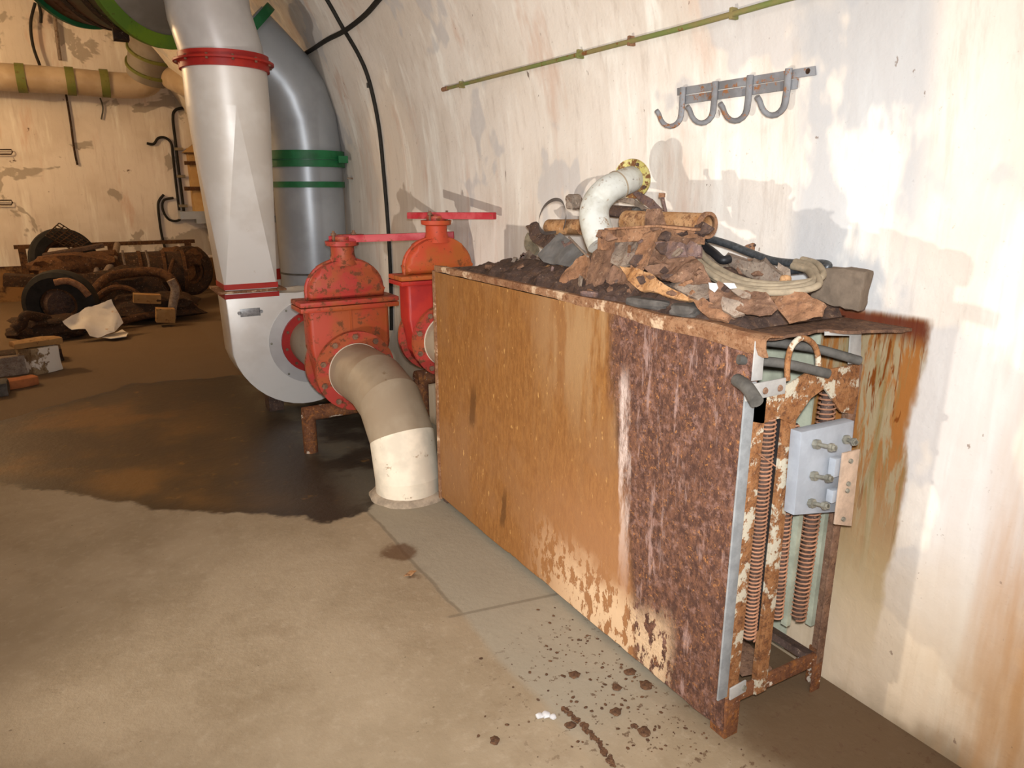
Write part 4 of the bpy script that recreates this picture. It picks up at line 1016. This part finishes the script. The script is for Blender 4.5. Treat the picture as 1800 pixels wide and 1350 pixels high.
# ================================================================== FAR WALL
PY = YF - .32
T = thing('wall_duct', 'long tan duct with green bands high on the far wall', 'duct', (0, PY, 2.7))
a = W(-60, 131, y=PY); c2 = W(240, 135, y=PY); c2.z = a.z + .0
e1 = W(276, 128, y=PY - .25); e2 = W(330, 148, y=PY - .9)
pts = smooth_path([a, a.lerp(c2, .5), c2, e1, e2, W(420, 190, y=PY - 1.6)], 8)
RT = .165
b = BM(); tube(b, pts, RT, 36); part('duct_body', b, 'duct_tan', T)
for px in (36, 122, 182):
    p = W(px, 131, y=PY); p.z = a.z; b = BM(); lathe(b, ringp(RT - .01, RT + .012, -.05, .05), p, (1, 0, -.0), 36); part('clamp_band', b, 'lime_dull', T)
# rising branch of that duct
T = thing('duct_branch', 'stubby duct branch with lime green rings below the overhead drum', 'duct', W(268, 120, y=PY - .35))
c_ = W(268, 118, y=PY - .42); dv = V((.12, -.55, .75)).normalized()
b = BM(); tube(b, [c_ - dv * .12, c_ + dv * .20, c_ + dv * .5, c_ + dv * .9 + V((0, 0, .1))], .30, 36); part('duct_body', b, 'duct_dark', T)
for k in (.0, .22):
    b = BM(); lathe(b, ringp(.29, .325, -.018, .018), c_ + dv * (k + .0), dv, 40); part('ring', b, 'lime_dull', T)
# conduits on the far wall
def fcable(name, label, cat, pp, r, y=None, mat='black_cable', clips=()):
    y = YF - .03 if y is None else y
    T = thing(name, label, cat, W(*pp[-1], y=y))
    q = BM(); tube(q, smooth_path([W(px, py, y=y) for px, py in pp], 5), r, 8); part('cable_body', q, mat, T)
    for px, py in clips:
        q = BM(); box(q, W(px, py, y=y - .01), (.12, .04, .04), bev=.004); part('clip', q, 'olive', T)
fcable('wall_cable', 'black cable bent at the top running down far wall beside the white duct', 'cable', ((345, 190), (320, 190), (307, 195), (304, 210), (308, 245), (313, 290), (320, 345), (323, 372)), .020, clips=((314, 262), (318, 310), (322, 362)))
fcable('wall_cable', 'black cable curling out to the left beside the far wall conduit', 'cable', ((258, 252), (270, 253), (278, 243), (290, 242), (301, 252), (304, 275), (309, 320), (315, 370)), .018)
fcable('wall_cable', 'curved black cable running from clips down to the rusty bench', 'cable', ((288, 342), (280, 352), (278, 365), (282, 400), (287, 425), (292, 442)), .018)
fcable('wall_cable', 'inner looped black cable under the far wall clips', 'cable', ((305, 348), (288, 352), (286, 368), (296, 385), (312, 388), (324, 378)), .017)
fcable('wall_rod', 'long thin rod hanging on the far wall below the tan duct', 'rod', ((116, 165), (124, 215), (130, 260), (136, 290)), .013, mat='far_dark')
fcable('wall_rod', 'rusty conduit dropping from the vault behind the tan duct', 'rod', ((96, 25), (101, 70), (106, 106)), .022, y=YF - .06, mat='rust_grey')
fcable('wall_wire', 'short bent wire hanging at the middle of the far wall', 'wire', ((176, 172), (181, 190), (178, 210)), .010, mat='rubber')
for py, lab in ((266, 'upper thin staple bracket at the left of the far wall'), (355, 'lower thin staple bracket at the left of the far wall')):
    b = BM(); y = YF - .05
    tube(b, [W(-8, py - 3, y=y), W(20, py - 3, y=y), W(22, py + 1, y=y), W(20, py + 5, y=y), W(-8, py + 5, y=y)], .008, 8); solo('wall_staple', b, 'far_dark', lab, 'bracket', 'wall staples')
# box with a tray
T = thing('wall_box', 'tan wooden box with brown edges on far wall behind white duct', 'box', W(356, 390, y=YF - .2))
def fbox(q, x0, y0, x1, y1, yd, dep):
    p, r_ = W(x0, y0, y=yd), W(x1, y1, y=yd); box(q, ((p.x + r_.x) / 2, yd + dep / 2, (p.z + r_.z) / 2), (abs(r_.x - p.x), dep, abs(p.z - r_.z)))
b = BM(); fbox(b, 330, 260, 405, 372, YF - .25, .25); part('box_body', b, 'box_tan', T)
for y0, y1 in ((268, 272), (283, 291), (328, 335)):
    b = BM(); fbox(b, 324, y0, 405, y1, YF - .29, .04); part('batten', b, 'far_rust', T)
pl = [W(px, py, y=YF - .27) for px, py in ((322, 268), (345, 250), (400, 240), (405, 266))]
b = BM(); prism(b, pl, (0, .26, 0)); part('lid', b, 'box_tan', T)
T = thing('cable_tray', 'grey metal tray fixed under the tan wall box', 'tray', W(350, 395, y=YF - .2))
b = BM(); fbox(b, 316, 372, 400, 384, YF - .3, .26); part('tray_body', b, 'duct_grey', T)
b = BM(); fbox(b, 345, 384, 402, 392, YF - .32, .2); part('tray_lip', b, 'duct_grey', T)

# ================================================================== RUSTY JUNK BY THE FAR WALL
YB = 11.35
T = thing('rusty_bench', 'rusty steel bench frame standing along the far wall behind the wreckage', 'bench', W(180, 515, y=YB))
p, q_ = W(24, 433, y=YB), W(342, 425, y=YB)
zt_ = (p.z + q_.z) / 2
b = BM(); box(b, ((p.x + q_.x) / 2, YB, zt_), (q_.x - p.x, .06, .05)); part('top_rail', b, 'far_rust', T)
b = BM(); box(b, ((p.x + q_.x) / 2, YB + .25, zt_ - .02), (q_.x - p.x - .1, .05, .04)); part('top_rail', b, 'far_rust', T)
b = BM(); box(b, ((p.x + q_.x) / 2, YB + .1, zt_ * .58), (q_.x - p.x - .2, .05, .05)); part('lower_rail', b, 'far_rust', T)
for px in (44, 200, 335):
    x = W(px, 470, y=YB).x; b = BM(); box(b, (x, YB, zt_ / 2), (.08, .08, zt_)); part('leg', b, 'far_rust', T)
b = BM(); box(b, ((p.x + q_.x) / 2, YB + .13, zt_ * .80), (q_.x - p.x - .3, .30, .02)); part('shelf', b, 'far_dark', T)
# tyres
def tyre(label, px, py, y, R, r, rot, mat='tyre', arc_=None):
    c = W(px, py, y=y); c.z = max(c.z, .0)
    T = thing('old_tyre', label, 'tyre', (c.x, c.y, c.z - R), 'old tyres')
    ax = Matrix.Rotation(rot[1], 3, 'X') @ Matrix.Rotation(rot[0], 3, 'Z') @ V((0, -1, 0))
    prof = [(R - 2 * r + .02, -r * .9), (R - r * .6, -r * 1.1), (R - r * .1, -r * .8), (R, 0), (R - r * .1, r * .8), (R - r * .6, r * 1.1), (R - 2 * r + .02, r * .9)]
    q = BM(); lathe(q, prof, c, ax, 40); part('tread', q, mat, T)
    q = BM(); lathe(q, ringp(R - 2 * r - .015, R - 2 * r + .03, -r * .6, r * .6), c, ax, 36); part('rim', q, 'far_rust', T)
    return T
tyre('worn black tyre lying on top of the bench at the left', 112, 455, 11.2, .40, .09, (.25, -.15))
T_low = tyre('dark tyre in front of the bench, leaning at lower left', 108, 533, 9.0, .36, .10, (-.3, .1))
tyre('rusty rimmed tyre at the right end of the bench', 332, 476, 10.7, .34, .09, (.5, 0), 'far_dark')
# hub cap filling of the lower tyre
c = W(108, 533, y=8.99); b = BM(); lathe(b, [(0, 0), (.17, 0), (.15, .06), (0, .09)], c, (.3, -1, -.1), 28); part('wheel_hub', b, 'rust_dark', T_low)
# tank
a, c2 = W(205, 482, y=10.4), W(322, 478, y=10.4)
T = thing('rusty_tank', 'rusty horizontal cylinder lying in the middle of the wreckage', 'tank', (a.x, a.y, 0))
b = BM(); cyl(b, a, c2, .27, seg=28); part('tank_body', b, 'far_dark', T)
for k in (.0, .35, .7, 1.0):
    b = BM(); p = a.lerp(c2, k); lathe(b, ringp(.26, .29, -.02, .02), p, (c2 - a), 28); part('band', b, 'far_rust', T)
for k in (.15, .85):
    p = a.lerp(c2, k); b = BM(); box(b, (p.x, p.y, (p.z - .2) / 2), (.06, .3, p.z - .2)); part('saddle', b, 'far_dark', T)
# engine-like lump, box, bent pipes
b = BM(); lump(b, W(135, 470, y=10.2), (1.0, .6, .38), None, .3, 5, 3, .7); bx_ = W(135, 470, y=10.2)
solo('rusty_crate', b, 'far_rust', 'rusty crumpled crate between bench and lower tyre', 'crate', 'wreckage')
b = BM(); lump(b, V((W(200, 520, y=9.9).x, 9.9, .30)), (1.3, .6, .62), None, .35, 8, 3, .6); solo('scrap_heap', b, 'far_dark', 'dark heap of scrap metal under the rusty cylinder', 'scrap metal', 'wreckage')
b = BM(); lump(b, V((W(275, 545, y=9.3).x, 9.3, .17)), (1.0, .6, .34), None, .35, 11, 3, .5); solo('scrap_heap', b, 'far_dark', 'low dark scrap heap right of the white sheet', 'scrap metal', 'wreckage')
b = BM(); lump(b, V((W(85, 560, y=8.6).x, 8.7, .12)), (.8, .5, .24), None, .35, 14, 3, .5); solo('scrap_heap', b, 'far_dark', 'low dark scrap heap left of the white sheet', 'scrap metal', 'wreckage')
def far_tube(name, label, pp, r, y, mat):
    q = BM(); pts = smooth_path([W(px, py, y=yy) for (px, py), yy in zip(pp, y)], 6)
    for p in pts: p.z = max(p.z, r)
    tube(q, pts, r, 10); solo(name, q, mat, label, 'pipe', 'wreckage')
far_tube('bent_pipe', 'bent brown pipe arching over the middle scrap heap', ((158, 545), (168, 510), (190, 488), (225, 480), (270, 478), (300, 490), (312, 525), (300, 560)), .055, [9.2, 9.3, 9.4, 9.5, 9.5, 9.4, 9.3, 9.2], 'far_rust')
far_tube('bent_pipe', 'bent pipe leaning up to the bench at its middle', ((168, 470), (176, 500), (186, 480), (200, 455), (206, 430)), .04, [10, 9.9, 9.9, 10.2, 11.2], 'rust_grey')
far_tube('bent_pipe', 'short crooked pipe on the floor left of the lower tyre', ((26, 578), (38, 570), (44, 556), (60, 556), (85, 562)), .05, [8.4, 8.4, 8.4, 8.5, 8.6], 'far_dark')
far_tube('bent_pipe', 'curved strip over the top of the lower tyre', ((95, 497), (118, 494), (140, 503), (156, 520)), .035, [8.8, 8.8, 8.8, 8.8], 'rust_orange')
far_tube('bent_pipe', 'thin bent rod sticking up at the right end of the rusty cylinder', ((292, 500), (300, 470), (312, 440), (330, 436)), .022, [9.9, 10.0, 10.6, 10.8], 'far_rust')
far_tube('bent_pipe', 'thin wire looping down over the rusty cylinder', ((215, 440), (222, 470), (250, 500), (262, 470), (256, 440)), .014, [9.9, 9.9, 9.9, 9.9, 9.9], 'rust_grey')
far_tube('bent_pipe', 'long straight pipe along the front of the wreckage floor', ((212, 566), (250, 556), (300, 548), (345, 540)), .04, [8.9, 9.0, 9.1, 9.2], 'far_rust')
far_tube('bent_pipe', 'brown pipe rising between lower tyre and white sheet', ((128, 556), (150, 535), (176, 520), (205, 500)), .035, [8.9, 9.0, 9.2, 9.4], 'far_rust')
far_tube('bent_pipe', 'upright bent post right of the middle heap', ((300, 572), (303, 540), (308, 510), (300, 492)), .05, [9.0, 9.0, 9.0, 9.0], 'rust_grey')
b = BM(); lump(b, W(322, 452, y=10.75), (.55, .45, .30), None, .3, 21, 3, .6); solo('rusty_motor', b, 'far_rust', 'lumpy rusty motor on the bench above the right tyre', 'motor', 'wreckage')
b = BM(); box(b, W(82, 495, y=10.9), (.9, .3, .14), Matrix.Rotation(.12, 3, 'Y'), .01); solo('rusty_beam', b, 'far_dark', 'dark beam lying under the bench behind the lower tyre', 'beam', 'wreckage')
b = BM(); box(b, W(130, 440, y=10.9) , (.7, .25, .05), Matrix.Rotation(-.15, 3, 'Y'), .01); solo('rusty_sheet', b, 'rust_dark', 'thin rusty sheet resting over the crumpled crate', 'sheet', 'wreckage')
c = W(212, 545, y=9.15); b = BM(); pts = arc((c.x, c.y, c.z), (1, 0, 0), (0, .25, .97), .26, 0, math.pi, 16); tube(b, pts, .03, 8); solo('metal_hoop', b, 'far_rust', 'rusty half hoop standing right of the white sheet', 'hoop', 'wreckage')
# wire basket
b = BM(); pl_ = [W(px, py, y=11.0) for px, py in ((78, 412), (104, 392), (150, 420), (150, 432), (118, 424), (84, 424))]
a_, b_2, c_2, d_2 = W(80, 414, y=11.0), W(104, 392, y=11.0), W(156, 425, y=11.0), W(128, 440, y=11.0)
for i in range(7):
    t = i / 6; tube(b, [a_.lerp(d_2, t), b_2.lerp(c_2, t)], .008, 6); tube(b, [a_.lerp(b_2, t), d_2.lerp(c_2, t)], .008, 6)
solo('wire_basket', b, 'far_dark', 'crushed wire basket on top of the left tyre', 'basket')
# white sheet
b = BM(); sheet(b, [W(px, py, y=yy) for px, py, yy in ((110, 562, 8.35), (140, 548, 8.5), (150, 541, 8.55), (195, 528, 8.6), (203, 545, 8.55), (216, 570, 8.45), (200, 586, 8.3), (172, 594, 8.25), (158, 592, 8.25), (150, 580, 8.3), (126, 580, 8.3))], .006, .03, .06, 5, 0, 3)
for v in b.verts: v.co.z = max(v.co.z, .012)
solo('white_sheet', b, 'paper', 'torn white sheet leaning in front of the dark wreckage', 'sheet')
b = BM(); sheet(b, [W(px, py, z=.03) for px, py in ((180, 594), (215, 580), (226, 586), (222, 592), (195, 596))], .006, .008, .06, 5, 0, 6)
solo('white_sheet', b, 'paper', 'small white scrap on the floor right under the torn sheet', 'sheet')
# wooden blocks
for x0, y0, x1, y1, yd, lab in ((233, 520, 283, 532, 9.0, 'pale plank resting on the scrap heap right of the white sheet'), (272, 545, 308, 566, 8.75, 'short wooden block on the floor right of the pale plank')):
    b = BM(); fbox(b, x0, y0, x1, y1, yd, .16); bmesh.ops.rotate(b, verts=list(b.verts), cent=base_of(b), matrix=Matrix.Rotation(.12, 3, 'Y')); solo('wooden_block', b, 'wood', lab, 'wood', 'wooden blocks')
# debris at the left edge
def gpos(px, py, h=0): p = W(px, py, z=0); return V((p.x, p.y, h))
def dbox(name, label, cat, px, py, size, rotz, mat, z0=0, group='debris at the left edge'):
    p = gpos(px, py); q = BM(); box(q, (p.x, p.y, z0 + size[2] / 2), size, Matrix.Rotation(rotz, 3, 'Z'), .012)
    bmesh.ops.subdivide_edges(q, edges=[e for e in q.edges if e.calc_length() > .05], cuts=2, use_grid_fill=True)
    for v in q.verts: v.co += V((noise.noise(v.co * 9), noise.noise(v.co * 9 + V((4, 2, 1))), .4 * noise.noise(v.co * 9 + V((1, 7, 1))))) * .02
    for v in q.verts: v.co.z = max(v.co.z, z0 + .001)
    solo(name, q, mat, label, cat, group)
dbox('plaster_block', 'broken white edged block at the left edge of the floor', 'block', 72, 652, (.22, .26, .22), .5, 'plaster_dirty')
dbox('wooden_board', 'dark board lying behind the white edged block', 'wood', 30, 640, (.70, .22, .12), .1, 'far_dark')
dbox('wooden_board', 'tan board lying flat on top of the white edged block', 'wood', 72, 652, (.34, .2, .05), .3, 'wood', .226)
dbox('clay_brick', 'orange brick on the floor in front of the dark board', 'brick', 22, 682, (.34, .14, .07), .35, 'orange_brick')
dbox('stone_block', 'grey rubble block nearest the left edge', 'block', -6, 694, (.16, .2, .10), .1, 'stone')
dbox('wooden_board', 'grey plank in front of the dark board', 'wood', 10, 660, (.5, .10, .16), .15, 'rust_grey')

# ================================================================== SMALL DEBRIS ON THE FLOOR
rnd = random.Random(5)
b = BM()
for i in range(300):
    if i < 210:
        t = rnd.random(); px = 960 + 300 * t + rnd.gauss(0, 35); py = 1090 + 190 * t + rnd.gauss(0, 38) + 25
    else:
        px = rnd.uniform(840, 1380); py = rnd.uniform(1150, 1340)
    p = W(px, py, z=0)
    if p.x > XF - .02 and p.y > Y0 - .03: continue
    r_ = rnd.choice((.0015, .002, .002, .003, .0045))
    lump(b, p + V((0, 0, r_ * .35)), (r_ * 3.2, r_ * 2.4, r_ * 1.0), Matrix.Rotation(rnd.random() * 6, 3, 'Z'), .4, i, 1, .3)
o = solo('rust_flakes', b, 'crumb', 'scatter of tiny rust flakes on the floor along the heater foot', 'rust flakes'); o['kind'] = 'stuff'
flk = [(1108, 1183, 30, 16, 'brown flake lying closest to the middle of the heater foot'), (1135, 1205, 34, 18, 'largest dark flake in front of the heater foot'), (1085, 1210, 26, 14, 'flat dark flake left of the largest one'), (1010, 1188, 28, 12, 'lone oval flake farther out from the heater'), (1082, 1253, 30, 20, 'dark crumb midway between white chips and front leg'), (1132, 1287, 34, 16, 'dark flake nearest the front leg of the heater'), (1116, 1278, 18, 22, 'narrow upright crumb beside the nearest flake'), (1002, 1276, 26, 12, 'thin flake right of the white chips'), (870, 1303, 26, 12, 'small flake at bottom left of the debris')]
for i, (px, py, w_, h_, lab) in enumerate(flk):
    p = W(px, py, z=0); k = (p - EYE).length / F
    b = BM(); lump(b, p + V((0, 0, .003)), (w_ * k * .7, w_ * k * .6, .010), Matrix.Rotation(i * .9, 3, 'Z'), .45, 60 + i, 2, .3)
    for v in b.verts: v.co.z = max(v.co.z, .0005)
    solo('rust_flake', b, 'crumb', lab, 'rust flake', 'larger rust flakes on the floor')
for i, (px, py, w_, lab) in enumerate(((948, 1260, 13, 'left one of the white chips on the floor'), (960, 1258, 15, 'middle one of the white chips on the floor'), (972, 1262, 12, 'right one of the white chips on the floor'))):
    p = W(px, py, z=0); k = (p - EYE).length / F
    b = BM(); lump(b, p + V((0, 0, .004)), (w_ * k, w_ * k, .012), None, .3, 80 + i, 2, .4); solo('white_chip', b, 'white_scrap', lab, 'plaster chip', 'white chips on the floor')
b = BM(); pts = [W(px, py, z=.004) for px, py in ((990, 1242), (1010, 1262), (1030, 1280), (1048, 1300), (1062, 1320), (1080, 1345))]
P_ = smooth_path(pts, 14)
for i, p in enumerate(P_):
    lump(b, p + V((rnd.gauss(0, .004), rnd.gauss(0, .004), -.001)), (rnd.uniform(.008, .022), rnd.uniform(.008, .018), rnd.uniform(.005, .011)), Matrix.Rotation(rnd.random() * 6, 3, 'Z'), .45, 100 + i, 1, .3)
for v in b.verts: v.co.z = max(v.co.z, .0005)
solo('rust_strip', b, 'crumb', 'thin crumbling rust strip lying on the floor in front of the heater', 'rust strip')
b = BM(); p = W(720, 1010, z=0); sheet(b, [p + V(q) for q in ((-.03, -.01, .006), (.0, -.02, .006), (.03, .0, .008), (.01, .02, .006))], .002, .004, .02, 20, 0, 2); solo('dry_leaf', b, 'rust_bright', 'small orange dry leaf on the brown floor spot', 'leaf')

# ================================================================== LIGHT AND CAMERA
def light(name, kind, loc, energy, color, size=.1, target=None, **kw):
    l = bpy.data.lights.new(name, kind); l.energy = energy; l.color = color
    if kind in ('POINT', 'SPOT'): l.shadow_soft_size = size
    for k_, v_ in kw.items(): setattr(l, k_, v_)
    o = bpy.data.objects.new(name, l); COL.objects.link(o); o.location = loc
    if target is not None: o.rotation_euler = (V(target) - V(loc)).to_track_quat('-Z', 'Y').to_euler()
    return o
light('flash', 'SPOT', (.02, .0, 1.56), 300, (.94, .97, 1.0), .03, (1.25, 1.9, .95), spot_size=math.radians(105), spot_blend=1.0)
light('torch', 'SPOT', (-1.25, 2.1, .25), 200, (1.0, .93, .84), .03, (1.6, 2.4, 2.0), spot_size=math.radians(104), spot_blend=.6)
light('tunnel_lamp_far', 'POINT', (-2.2, 9.3, 3.1), 165, (1.0, .68, .36), .12)
light('near_fill', 'POINT', (-1.2, -1.8, 3.2), 125, (.96, .96, 1.0), .35)  # added soft fill behind the camera, stands in for ambient light

w = bpy.data.worlds.new('tunnel_air'); SC.world = w; w.use_nodes = True
w.node_tree.nodes['Background'].inputs[0].default_value = (.02, .018, .015, 1)

cam = bpy.data.cameras.new('camera'); cam.sensor_width = 36; cam.lens = 36 * F / 1800
co = bpy.data.objects.new('camera', cam); COL.objects.link(co); co.location = EYE
co.rotation_euler = (math.pi / 2 - PITCH, 0, -YAW); cam.clip_start = .02
SC.camera = co
SC.view_settings.view_transform = 'Standard'; SC.view_settings.look = 'None'
SC.view_settings.exposure = 0.0; SC.view_settings.gamma = 1.0
SC.view_settings.use_curve_mapping = False
try: SC.cycles.use_denoising = True
except Exception: pass
SC.cycles.max_bounces = 4; SC.cycles.diffuse_bounces = 3
SC.cycles.use_adaptive_sampling = True; SC.cycles.adaptive_threshold = .06
